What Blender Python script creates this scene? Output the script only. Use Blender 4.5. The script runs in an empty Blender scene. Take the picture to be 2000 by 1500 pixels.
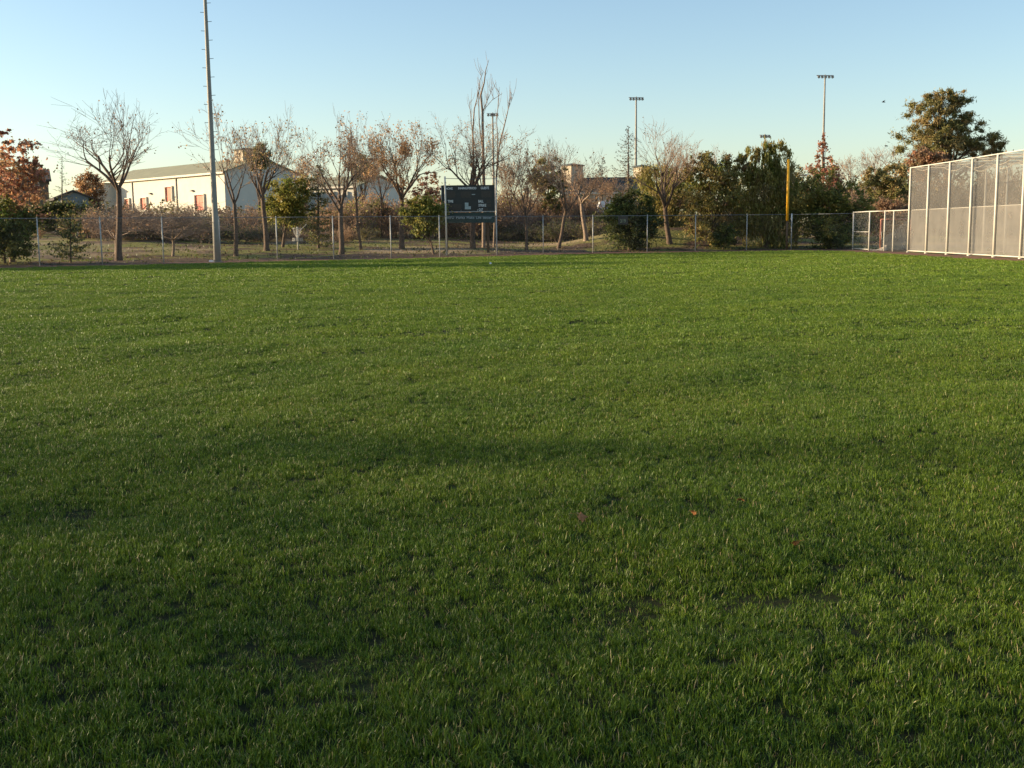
import bpy, math
import numpy as np
from mathutils import Matrix, Vector

R = math.radians
scene = bpy.context.scene
COL = scene.collection

# ---------------------------------------------------------------- camera
FPX, CX, CY, CAM_H = 2200.0, 1000.0, 750.0, 1.6       # focal length etc. in pixels of the 2000x1500 frame
PITCH = math.atan((750.0 - 448.0) / FPX)
ROLL = R(-0.62)
CAM_M = Matrix.Rotation(R(90) - PITCH, 3, 'X') @ Matrix.Rotation(ROLL, 3, 'Z')
cam_data = bpy.data.cameras.new('camera')
cam_data.sensor_width = 36.0
cam_data.lens = 36.0 * FPX / 2000.0
cam_data.clip_start = 0.05
cam_data.clip_end = 4000
cam = bpy.data.objects.new('camera', cam_data)
cam.matrix_world = Matrix.Translation((0, 0, CAM_H)) @ CAM_M.to_4x4()
COL.objects.link(cam)
scene.camera = cam

# ---------------------------------------------------------------- sky, sun, exposure
SUN_EL, SUN_AZ = R(13.0), R(-84.0)                     # azimuth from +Y, clockwise
world = bpy.data.worlds.new('World')
scene.world = world
world.use_nodes = True
wn = world.node_tree
wn.nodes.clear()
sky = wn.nodes.new('ShaderNodeTexSky')
sky.sky_type = 'NISHITA'
sky.sun_disc = False
sky.sun_elevation = SUN_EL
sky.sun_rotation = SUN_AZ
sky.altitude = 100
sky.air_density = 1.0
sky.dust_density = 0.7
sky.ozone_density = 1.8
bg = wn.nodes.new('ShaderNodeBackground')
bg.inputs['Strength'].default_value = 0.114
wo = wn.nodes.new('ShaderNodeOutputWorld')
wn.links.new(sky.outputs[0], bg.inputs[0])
wn.links.new(bg.outputs[0], wo.inputs[0])
sd = bpy.data.lights.new('sun', 'SUN')
sd.energy = 5.0
sd.angle = R(0.53)
sd.color = (1.0, 0.79, 0.52)
sun = bpy.data.objects.new('sun', sd)
sv = Vector((math.sin(SUN_AZ) * math.cos(SUN_EL), math.cos(SUN_AZ) * math.cos(SUN_EL), math.sin(SUN_EL)))
sun.rotation_euler = sv.to_track_quat('Z', 'Y').to_euler()
sun.location = (-60, 8, 40)
COL.objects.link(sun)
vs = scene.view_settings
vs.view_transform = 'Standard'
vs.look = 'None'
vs.exposure = 1.0
vs.gamma = 1.0
vs.use_curve_mapping = False
scene.cycles.max_bounces = 6
scene.cycles.transparent_max_bounces = 12
scene.cycles.use_denoising = True
scene.cycles.sample_clamp_indirect = 4.0

# ---------------------------------------------------------------- helpers
def nrm(a):
    a = np.asarray(a, float)
    return a / np.maximum(np.linalg.norm(a, axis=-1, keepdims=True), 1e-9)

CM = np.array(CAM_M)
def ray(px, py):
    return CM @ np.array([(px - CX) / FPX, -(py - CY) / FPX, -1.0])
def onY(px, py, Y):
    d = ray(px, py)
    return np.array([0, 0, CAM_H]) + d * (Y / d[1])
def flat(px, py, z=0.0):
    d = ray(px, py)
    return np.array([0, 0, CAM_H]) + d * ((z - CAM_H) / d[2])

FENCE_PX = [(-170, 527), (-45, 523.5), (78, 520), (200, 517), (320, 514), (431, 511.5), (542, 509), (652, 507), (764, 504.5),
            (859, 502.8), (970, 499), (1061, 496.2), (1158, 494.3), (1264, 492.2), (1358, 490.8), (1458, 489), (1545, 487.5), (1665, 488)]
FENCE = [flat(*p) for p in FENCE_PX]
FXY = np.array([f[:2] for f in FENCE])

def sstep(a, b, x):
    t = np.clip((np.asarray(x, float) - a) / (b - a), 0, 1)
    return t * t * (3 - 2 * t)
def fence_y(x):
    x = np.asarray(x, float)
    y = np.interp(x, FXY[:, 0], FXY[:, 1])
    s0 = 0.42
    y = np.where(x < FXY[0, 0], FXY[0, 1] + (x - FXY[0, 0]) * s0, y)
    return y
MOUNDS = []
def terrain(x, y):
    x = np.asarray(x, float); y = np.asarray(y, float)
    d = y - fence_y(x)
    z = 0.032 * np.clip(d, 0, 55) * sstep(0, 5, d) * (1 - 0.0 * d)
    z = z + 0.10 * np.sin(x * 0.31 + 1.3) * np.sin(y * 0.27) * sstep(2, 9, d)
    for mx, my, r, h in MOUNDS:
        z = z + h * np.exp(-(((x - mx) / r) ** 2 + ((y - my) / (r * .7)) ** 2)) * sstep(0.5, 3, d)
    return z
def ground(px, py):
    d = ray(px, py); lo, hi = 3.0, 400.0
    prev = None
    for Y in np.linspace(20, 300, 1121):
        p = np.array([0, 0, CAM_H]) + d * (Y / d[1])
        if p[2] <= terrain(p[0], p[1]):
            return np.array([p[0], p[1], float(terrain(p[0], p[1]))])
    p = np.array([0, 0, CAM_H]) + d * (110 / d[1])
    return np.array([p[0], p[1], float(terrain(p[0], p[1]))])
for (mx, my, Y, r, h) in [(1215, 470, 84, 4.0, .55), (1300, 466, 86, 6.0, .75), (1400, 468, 86, 5.0, .6), (1640, 470, 92, 7, .5)]:
    q = onY(mx, my, Y); MOUNDS.append((q[0], Y, r, h))

ORG = {}
def fast_mesh(name, verts, faces, smooth=False, attrs=None):
    verts = np.asarray(verts, np.float32); me = bpy.data.meshes.new(name)
    faces = np.asarray(faces, np.int32)
    me.vertices.add(len(verts)); me.vertices.foreach_set('co', verts.ravel())
    k = faces.shape[1]
    me.loops.add(faces.size); me.loops.foreach_set('vertex_index', faces.ravel())
    me.polygons.add(len(faces))
    me.polygons.foreach_set('loop_start', np.arange(0, faces.size, k, dtype=np.int32))
    if smooth:
        me.polygons.foreach_set('use_smooth', np.ones(len(faces), bool))
    if attrs:
        for an, av in attrs.items():
            av = np.asarray(av, np.float32)
            at = me.attributes.new(an, 'FLOAT_COLOR', 'POINT')
            at.data.foreach_set('color', av.ravel())
    me.update(calc_edges=True); me.validate()
    return me
class Geo:
    """polygon soup collected in world coordinates"""
    def __init__(s): s.v = []; s.f = []
    def add(s, v, f):
        o = len(s.v); s.v += [tuple(map(float, p)) for p in v]; s.f += [tuple(i + o for i in q) for q in f]; return s
    def box(s, c, hx, hy, hz, ux=(1, 0, 0)):
        c = np.asarray(c, float); ux = nrm(ux); uz = np.array([0, 0, 1.0]); uy = np.cross(uz, ux)
        v = [c + a * hx * ux + b * hy * uy + e * hz * uz for e in (-1, 1) for b in (-1, 1) for a in (-1, 1)]
        return s.add(v, [(0, 2, 3, 1), (4, 5, 7, 6), (0, 1, 5, 4), (2, 6, 7, 3), (0, 4, 6, 2), (1, 3, 7, 5)])
    def tube(s, pts, r, n=8, cap=True):
        pts = np.asarray(pts, float); r = np.broadcast_to(np.asarray(r, float), (len(pts),))
        t = nrm(np.gradient(pts, axis=0)); rings = []
        ref = np.array([0.13, 0.21, 0.97]) if abs(nrm(pts[-1] - pts[0])[2]) < .9 else np.array([0.9, .3, .1])
        u = nrm(np.cross(t, ref)); w = np.cross(t, u)
        a = np.arange(n) * 2 * math.pi / n
        v = (pts[:, None] + r[:, None, None] * (np.cos(a)[None, :, None] * u[:, None] + np.sin(a)[None, :, None] * w[:, None])).reshape(-1, 3)
        f = [(i * n + j, i * n + (j + 1) % n, (i + 1) * n + (j + 1) % n, (i + 1) * n + j) for i in range(len(pts) - 1) for j in range(n)]
        if cap:
            f += [tuple(range(n))[::-1], tuple((len(pts) - 1) * n + j for j in range(n))]
        return s.add(v, f)
    def mesh(s, name, org=(0, 0, 0), smooth=False):
        me = bpy.data.meshes.new(name); o = np.asarray(org, float)
        me.from_pydata([tuple(np.array(p) - o) for p in s.v], [], s.f)
        if smooth:
            for p in me.polygons: p.use_smooth = len(p.vertices) == 4
        me.update(); return me
def tag(o, label=None, cat=None, group=None, kind=None):
    if label: o['label'] = label
    if cat: o['category'] = cat
    if group: o['group'] = group
    if kind: o['kind'] = kind
    return o
def link(name, me, mat, parent=None, loc=None):
    o = bpy.data.objects.new(name, me); COL.objects.link(o)
    if mat is not None and len(me.materials) == 0: me.materials.append(mat)
    if parent is not None:
        o.parent = parent; ORG[o.name] = ORG[parent.name]
    else:
        o.location = (0, 0, 0) if loc is None else tuple(loc); ORG[o.name] = np.array(o.location)
    return o
def thing(name, label, cat, loc, group=None):
    o = bpy.data.objects.new(name, None); COL.objects.link(o); o.location = tuple(float(c) for c in loc)
    o.empty_display_size = 0.3
    ORG[o.name] = np.array(o.location); return tag(o, label, cat, group)
def part(name, geo, mat, parent, smooth=False):
    return link(name, geo.mesh(name, ORG[parent.name], smooth), mat, parent)
def solo(name, geo, mat, loc, label, cat, group=None, smooth=False):
    o = link(name, geo.mesh(name, loc, smooth), mat, None, loc); return tag(o, label, cat, group)

# ---------------------------------------------------------------- materials
def material(name, col, rough=.8, var=.25, scale=6.0, col2=None, bump=0.0, metal=0.0, spec=.3, detail=5.0):
    m = bpy.data.materials.new(name); m.use_nodes = True; nt = m.node_tree; b = nt.nodes['Principled BSDF']
    b.inputs['Roughness'].default_value = rough; b.inputs['Metallic'].default_value = metal
    b.inputs['Specular IOR Level'].default_value = spec
    tc = nt.nodes.new('ShaderNodeTexCoord'); nz = nt.nodes.new('ShaderNodeTexNoise')
    nz.inputs['Scale'].default_value = scale; nz.inputs['Detail'].default_value = detail; nz.inputs['Roughness'].default_value = .65
    nt.links.new(tc.outputs['Object'], nz.inputs['Vector'])
    mx = nt.nodes.new('ShaderNodeMix'); mx.data_type = 'RGBA'
    c2 = col2 if col2 else tuple(c * (1 - var) for c in col)
    c1 = tuple(min(1, c * (1 + var * .5)) for c in col) if not col2 else col
    mx.inputs['A'].default_value = (*c1, 1); mx.inputs['B'].default_value = (*c2, 1)
    rp = nt.nodes.new('ShaderNodeMapRange'); rp.inputs[1].default_value = .35; rp.inputs[2].default_value = .65
    nt.links.new(nz.outputs[0], rp.inputs[0]); nt.links.new(rp.outputs[0], mx.inputs['Factor'])
    nt.links.new(mx.outputs['Result'], b.inputs['Base Color'])
    if bump:
        bp = nt.nodes.new('ShaderNodeBump'); bp.inputs['Strength'].default_value = bump; bp.inputs['Distance'].default_value = .05
        nt.links.new(nz.outputs[0], bp.inputs['Height']); nt.links.new(bp.outputs[0], b.inputs['Normal'])
    return m
def leaf_material(name, trans=.3, rough=.5, spec=.3, wnoise=.0, wscale=.5):
    m = bpy.data.materials.new(name); m.use_nodes = True; nt = m.node_tree; b = nt.nodes['Principled BSDF']; out = nt.nodes['Material Output']
    at = nt.nodes.new('ShaderNodeAttribute'); at.attribute_name = 'tint'
    src = at.outputs['Color']
    if wnoise:
        ge = nt.nodes.new('ShaderNodeNewGeometry'); nz = nt.nodes.new('ShaderNodeTexNoise')
        nz.inputs['Scale'].default_value = wscale; nz.inputs['Detail'].default_value = 4
        nt.links.new(ge.outputs['Position'], nz.inputs['Vector'])
        rp = nt.nodes.new('ShaderNodeMapRange'); rp.inputs[1].default_value = .3; rp.inputs[2].default_value = .7
        nt.links.new(nz.outputs[0], rp.inputs[0])
        mx = nt.nodes.new('ShaderNodeMix'); mx.data_type = 'RGBA'; mx.blend_type = 'MULTIPLY'; mx.inputs['Factor'].default_value = 1
        cr = nt.nodes.new('ShaderNodeMix'); cr.data_type = 'RGBA'
        cr.inputs['A'].default_value = (1 - wnoise * .8, 1 - wnoise * .5, 1 - wnoise * .5, 1); cr.inputs['B'].default_value = (1 + wnoise * .6, 1 + wnoise * .3, 1, 1)
        nt.links.new(rp.outputs[0], cr.inputs['Factor'])
        nt.links.new(src, mx.inputs['A']); nt.links.new(cr.outputs['Result'], mx.inputs['B']); src = mx.outputs['Result']
    nt.links.new(src, b.inputs['Base Color'])
    b.inputs['Roughness'].default_value = rough; b.inputs['Specular IOR Level'].default_value = spec
    if trans:
        tr = nt.nodes.new('ShaderNodeBsdfTranslucent'); nt.links.new(src, tr.inputs['Color'])
        ms = nt.nodes.new('ShaderNodeMixShader'); ms.inputs[0].default_value = trans
        nt.links.new(b.outputs[0], ms.inputs[1]); nt.links.new(tr.outputs[0], ms.inputs[2]); nt.links.new(ms.outputs[0], out.inputs['Surface'])
    return m
def net_material(name, col, alpha, fine=220.0):
    m = bpy.data.materials.new(name); m.use_nodes = True; nt = m.node_tree; out = nt.nodes['Material Output']; b = nt.nodes['Principled BSDF']
    b.inputs['Base Color'].default_value = (*col, 1); b.inputs['Roughness'].default_value = .8
    tl = nt.nodes.new('ShaderNodeBsdfTranslucent'); tl.inputs['Color'].default_value = (*col, 1)
    m1 = nt.nodes.new('ShaderNodeMixShader'); m1.inputs[0].default_value = .35
    nt.links.new(b.outputs[0], m1.inputs[1]); nt.links.new(tl.outputs[0], m1.inputs[2])
    tr = nt.nodes.new('ShaderNodeBsdfTransparent'); ms = nt.nodes.new('ShaderNodeMixShader')
    tc = nt.nodes.new('ShaderNodeTexCoord'); nz = nt.nodes.new('ShaderNodeTexNoise'); nz.inputs['Scale'].default_value = 1.1; nz.inputs['Detail'].default_value = 3
    nt.links.new(tc.outputs['Object'], nz.inputs['Vector'])
    rp = nt.nodes.new('ShaderNodeMapRange'); rp.inputs[1].default_value = .3; rp.inputs[2].default_value = .7
    rp.inputs[3].default_value = alpha * .88; rp.inputs[4].default_value = min(1, alpha * 1.12)
    nt.links.new(nz.outputs[0], rp.inputs[0]); nt.links.new(rp.outputs[0], ms.inputs[0])
    nt.links.new(tr.outputs[0], ms.inputs[1]); nt.links.new(m1.outputs[0], ms.inputs[2]); nt.links.new(ms.outputs[0], out.inputs['Surface'])
    return m
M = {}
M['bark'] = material('bark', (.145, .100, .070), .9, .45, 9, bump=.4)
M['bark_pale'] = material('bark_pale', (.30, .22, .16), .9, .4, 7, bump=.3)
M['twig_grey'] = material('twig_grey', (.25, .195, .155), .9, .35, 3)
M['twig_brown'] = material('twig_brown', (.29, .19, .125), .9, .35, 3)
M['leaf'] = leaf_material('leaf', .50)
M['needle'] = leaf_material('needle', .25, .6)
M['galv'] = material('galvanised_pipe', (.46, .45, .41), .5, .15, 8, metal=.15)
M['galv_dull'] = material('dull_galvanised_wire', (.22, .23, .23), .6, .2, 5, metal=.3)
M['white_pipe'] = material('cream_sunlit_pipe', (.64, .60, .50), .5, .08, 5)  # galvanised pipe, its cream sunlit tone put into the colour
M['pole_steel'] = material('pole_steel', (.31, .29, .245), .6, .12, 3)
M['dark_steel'] = material('dark_steel', (.10, .10, .10), .5, .2, 6)
M['lamp_dark'] = material('lamp_housing', (.16, .15, .14), .5, .2, 6)
M['lamp_face'] = material('lamp_glass', (.5, .5, .48), .2, .1, 6)
M['yellow'] = material('yellow_paint', (.95, .47, .03), .5, .08, 5)
M['rust_post'] = material('brown_post', (.14, .09, .05), .7, .3, 8)
M['score_dark'] = material('scoreboard_black', (.012, .016, .018), .35, .3, 3, spec=.5)
M['score_green'] = material('scoreboard_green', (.014, .042, .036), .4, .2, 3, spec=.5)
M['score_edge'] = material('scoreboard_edge', (.40, .42, .40), .5, .15, 5)
M['letter'] = material('scoreboard_letter', (.80, .84, .80), .6, .12, 30)
M['letter_dim'] = material('scoreboard_letter_dim', (.36, .42, .42), .6, .12, 30)
M['digit'] = material('digit_window', (.030, .024, .022), .3, .3, 8, spec=.5)
M['olive_number'] = material('olive_number', (.24, .27, .17), .6, .2, 20)
M['patch'] = material('scoreboard_patch', (.38, .47, .46), .6, .15, 6)
M['cream_wall'] = material('cream_wall', (.60, .565, .48), .9, .07, .7, bump=.05)
M['tan_wall'] = material('tan_wall', (.50, .42, .31), .9, .12, .9)
M['olive_roof'] = material('olive_metal_roof', (.30, .285, .17), .6, .12, .6)
M['dark_roof'] = material('dark_green_roof', (.035, .050, .048), .6, .2, .9)
M['brown_roof'] = material('brown_shingle_roof', (.070, .058, .052), .85, .3, 2.5)
M['salmon'] = material('salmon_door', (.60, .155, .095), .6, .1, 2)
M['fascia'] = material('fascia', (.62, .57, .47), .7, .1, 2)
M['brown_wall'] = material('brown_siding', (.17, .125, .09), .85, .15, 1.5)
M['blue_wall'] = material('blue_grey_wall', (.17, .20, .22), .85, .15, 1.2)
M['window'] = material('window_glass', (.05, .06, .07), .1, .2, 3, spec=.8)
M['white_paint'] = material('white_paint', (.82, .82, .80), .35, .06, 4, spec=.5)
M['rubber'] = material('rubber', (.02, .02, .02), .8, .2, 10)
M['orange_pipe'] = material('orange_pipe', (.50, .20, .12), .5, .1, 6)
M['net_cord'] = material('net_cord', (.62, .55, .42), .9, .15, 6)
M['straw_cloth'] = material('bunched_net', (.62, .50, .36), .9, .3, 9, bump=.4)
M['net_top'] = net_material('netting', (.25, .235, .205), .42)
M['net_low'] = net_material('windscreen_netting', (.35, .325, .28), .54)
M['net_back'] = net_material('rear_netting', (.22, .205, .175), .32)
M['dirt'] = material('red_brown_dirt', (.20, .095, .055), .95, .35, 2.2, bump=.5)
M['bird'] = material('bird_feather', (.03, .03, .03), .8, .2, 20)
M['dead_leaf'] = material('fallen_leaf', (.42, .17, .060), .7, .3, 60)
M['wood'] = material('weathered_wood', (.33, .28, .22), .9, .25, 12)

def ground_material():
    m = bpy.data.materials.new('ground_mix'); m.use_nodes = True; nt = m.node_tree; b = nt.nodes['Principled BSDF']
    b.inputs['Roughness'].default_value = .95; b.inputs['Specular IOR Level'].default_value = .1
    ge = nt.nodes.new('ShaderNodeNewGeometry')
    def noise(s, d=5):
        n = nt.nodes.new('ShaderNodeTexNoise'); n.inputs['Scale'].default_value = s; n.inputs['Detail'].default_value = d
        nt.links.new(ge.outputs['Position'], n.inputs['Vector']); return n.outputs[0]
    def mix(f, a, c, lo, hi):
        r = nt.nodes.new('ShaderNodeMapRange'); r.inputs[1].default_value = lo; r.inputs[2].default_value = hi
        nt.links.new(f, r.inputs[0]); x = nt.nodes.new('ShaderNodeMix'); x.data_type = 'RGBA'
        for k, s in (('A', a), ('B', c)):
            if isinstance(s, tuple): x.inputs[k].default_value = (*s, 1)
            else: nt.links.new(s, x.inputs[k])
        nt.links.new(r.outputs[0], x.inputs['Factor']); return x.outputs['Result']
    fine = noise(5.0); mid = noise(.35); big = noise(.09)
    soil = mix(fine, (.070, .045, .030), (.16, .105, .065), .35, .65)
    grass = mix(fine, (.12, .13, .030), (.32, .28, .085), .35, .68)  # pale end brightened to carry golden sunlit patches in the grass colour
    c = mix(mid, grass, soil, .44, .56)
    dry = mix(fine, (.28, .20, .115), (.42, .32, .19), .35, .65)
    c = mix(big, c, dry, .52, .64)
    nt.links.new(c, b.inputs['Base Color'])
    bp = nt.nodes.new('ShaderNodeBump'); bp.inputs['Strength'].default_value = .8; bp.inputs['Distance'].default_value = .08
    nt.links.new(fine, bp.inputs['Height']); nt.links.new(bp.outputs[0], b.inputs['Normal'])
    return m
M['ground'] = ground_material()
M['turf'] = material('turf_shade_soil', (.016, .026, .006), .95, .4, 14, col2=(.024, .024, .009), bump=.3, spec=.1)  # soil colour darkened so gaps between blades read as shade
M['grass'] = leaf_material('grass_blade', .24, .42, .28, wnoise=.30, wscale=.55)

# ---------------------------------------------------------------- ground, field, dirt
rng = np.random.default_rng(7)
xs = np.concatenate([np.linspace(-1500, -150, 18), np.linspace(-140, 140, 180), np.linspace(150, 1500, 18)])
ys = np.concatenate([np.linspace(-600, -40, 12), np.linspace(-30, 40, 12), np.linspace(43, 150, 110), np.linspace(160, 1800, 26)])
gx, gy = np.meshgrid(xs, ys)
gz = terrain(gx, gy) - .06 * (1 - sstep(-1.2, .3, gy - fence_y(gx)))
nx, ny = len(xs), len(ys)
idx = np.arange(nx * ny).reshape(ny, nx)
gf = np.stack([idx[:-1, :-1], idx[:-1, 1:], idx[1:, 1:], idx[1:, :-1]], -1).reshape(-1, 4)
g = link('ground', fast_mesh('ground', np.stack([gx, gy, gz], -1).reshape(-1, 3), gf, True), M['ground']); tag(g, kind='structure')

EDGE_PX = [(-330, 536), (-170, 531), (0, 525.4), (78, 523.2), (320, 517.4), (542, 512), (764, 507), (970, 501.6), (1158, 497), (1358, 493.4), (1545, 490.6),
           (1640, 491), (1700, 494.5), (1780, 500.5), (1890, 506), (2000, 511.5), (2150, 518), (2400, 530)]
EDGE = np.array([flat(*p)[:2] for p in EDGE_PX])
HOLLOWS = [(flat(1800, 642), 1.0, .05), (flat(1985, 738), .8, .055), (flat(1160, 632), .6, .04), (flat(760, 655), .8, .05), (flat(180, 1010), .5, .04),
           (flat(1230, 1200), .4, .045), (flat(1500, 1165), .35, .04), (flat(600, 1300), .3, .03)]
_ph = rng.uniform(0, 6.28, (3, 40)); _an = rng.uniform(0, 6.28, 40); _wl = np.exp(rng.uniform(np.log(1.0), np.log(6.0), 40))
def undul(x, y):
    z = np.zeros_like(np.asarray(x, float))
    for i in range(40):
        k = 6.283 / _wl[i]
        z = z + .0017 * _wl[i] ** .55 * np.sin(k * (np.cos(_an[i]) * x + np.sin(_an[i]) * y) + _ph[0, i])
    for (c, r, h) in HOLLOWS:
        z = z - h * np.exp(-(((x - c[0]) / r) ** 2 + ((y - c[1]) / (r * .8)) ** 2))
    return z
def edge_dist(x, y):
    """metres of turf left before the dirt along +Y"""
    return np.interp(x, EDGE[:, 0], EDGE[:, 1]) - y
cell = .33
fx = np.arange(-44, 48, cell); fy = np.arange(-9, 82, cell)
X, Y = np.meshgrid(fx, fy)
Z = undul(X, Y) * sstep(0, 2.0, edge_dist(X, Y)) + .012
Yc = Y.copy()
ed = edge_dist(X, Y)
inside = ed > -cell
Yc = np.where((ed < 0) & inside, np.interp(X, EDGE[:, 0], EDGE[:, 1]), Y)
idx = np.arange(X.size).reshape(X.shape)
keep = inside[:-1, :-1] & inside[:-1, 1:] & inside[1:, 1:] & inside[1:, :-1]
ff = np.stack([idx[:-1, :-1], idx[:-1, 1:], idx[1:, 1:], idx[1:, :-1]], -1)[keep]
o = link('playing_field', fast_mesh('playing_field', np.stack([X, Yc, Z], -1).reshape(-1, 3), ff, True), M['turf']); tag(o, kind='structure')

# warning track: a strip from the turf edge to just behind the fence, widening in front of the cage
ex = np.linspace(EDGE[0, 0], EDGE[-1, 0], 240)
near = np.interp(ex, EDGE[:, 0], EDGE[:, 1]) - .25
far = np.where(ex < FXY[-1, 0], fence_y(ex) + 1.0, np.interp(ex, [FXY[-1, 0], 30], [FXY[-1, 1] + 1.0, FXY[-1, 1] + 3]))
rows = []
for t in np.linspace(0, 1, 9):
    yy = near + (far - near) * t
    zz = np.maximum(terrain(ex, yy) + .008, .008) + rng.uniform(0, .02, len(ex)) * (0 < t < 1)
    rows.append(np.stack([ex, yy, zz], -1))
V = np.stack(rows); idx = np.arange(V.shape[0] * V.shape[1]).reshape(V.shape[:2])
tf = np.stack([idx[:-1, :-1], idx[:-1, 1:], idx[1:, 1:], idx[1:, :-1]], -1).reshape(-1, 4)
o = link('warning_track', fast_mesh('warning_track', V.reshape(-1, 3), tf, True), M['dirt']); tag(o, kind='structure')

# dark mulch bed on the bank just behind the fence
mxs = np.linspace(flat(-200, 528)[0], flat(1150, 494.5)[0], 120)
wid = 3.0 + 1.4 * np.sin(mxs * .55) + .9 * np.sin(mxs * 1.31 + 1) + np.interp(mxs, [-30, -14, -4, 4], [0, .5, 1.6, -.4])
rows = []
for t in np.linspace(0, 1, 8):
    yy = fence_y(mxs) + .6 + wid * t
    rows.append(np.stack([mxs, yy, terrain(mxs, yy) + .02 + rng.uniform(0, .03, len(mxs)) * (0 < t < 1) - (.06 if t == 1 else 0)], -1))
V = np.stack(rows); idx = np.arange(V.shape[0] * V.shape[1]).reshape(V.shape[:2])
M['mulch'] = material('dark_mulch', (.075, .048, .034), .95, .5, 4, col2=(.16, .115, .075), bump=.8, spec=.1)
o = link('mulch_bed', fast_mesh('mulch_bed', V.reshape(-1, 3), np.stack([idx[:-1, :-1], idx[:-1, 1:], idx[1:, 1:], idx[1:, :-1]], -1).reshape(-1, 4), True), M['mulch']); tag(o, kind='structure')

# ---------------------------------------------------------------- turf grass
def blade_tuft(nb, rad, w, hlo, hhi, straw, rng, seg=3, lean=.45, dry=0.0):
    v = []; f = []; t = []
    for b in range(nb):
        r = rad * math.sqrt(rng.random()); a = rng.uniform(0, 6.283)
        p = np.array([r * math.cos(a), r * math.sin(a), -.006])
        h = rng.uniform(hlo, hhi); ln = abs(rng.normal(0, lean)) + .05; da = rng.uniform(0, 6.283)
        ld = np.array([math.cos(da), math.sin(da), 0])
        ta = da + math.pi / 2 + rng.normal(0, .7); sd_ = np.array([math.cos(ta), math.sin(ta), 0])
        is_straw_sparkle = rng.random() < straw
        if is_straw_sparkle: c = np.array([.55, .43, .22]) * rng.uniform(.5, 1.05)  # straw blades, made bright to double as sun sparkles
        else:
            k = rng.random()
            c = (1 - k) * np.array([.048 + .022 * dry, .105 + .038 * dry, .008]) + k * np.array([(.155 + .055 * dry), (.220 + .072 * dry), .020 + .008 * dry]); c = c * rng.uniform(.75, 1.2)  # dry lightens and warms the blade, brighter far light put into its colour
        o = len(v)
        for i in range(seg + 1):
            u = i / seg
            q = p + np.array([0, 0, 1]) * h * u * (1 - .35 * ln * u) + ld * h * ln * u * u
            ww = w * (1 - .25 * u) * rng.uniform(.9, 1.1)
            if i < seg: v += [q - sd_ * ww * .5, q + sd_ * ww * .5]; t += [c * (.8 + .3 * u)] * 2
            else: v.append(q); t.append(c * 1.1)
        for i in range(seg - 1): f.append((o + 2 * i, o + 2 * i + 1, o + 2 * i + 3, o + 2 * i + 2))
        f.append((o + 2 * seg - 2, o + 2 * seg - 1, o + 2 * seg))
    me = bpy.data.meshes.new('tuft'); me.from_pydata([tuple(p) for p in v], [], f)
    at = me.attributes.new('tint', 'FLOAT_COLOR', 'POINT')
    at.data.foreach_set('color', np.concatenate([np.array(t, np.float32), np.ones((len(t), 1), np.float32)], 1).ravel())
    me.materials.append(M['grass']); return me
def vnoise(x, y, wl, seed):
    r = np.random.default_rng(seed); n = np.zeros_like(x)
    for i in range(9):
        a = r.uniform(0, 6.283); k = 6.283 / (wl * r.uniform(.6, 1.7))
        n += np.sin(k * (math.cos(a) * x + math.sin(a) * y) + r.uniform(0, 6.283))
    return n / 4.2
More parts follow.
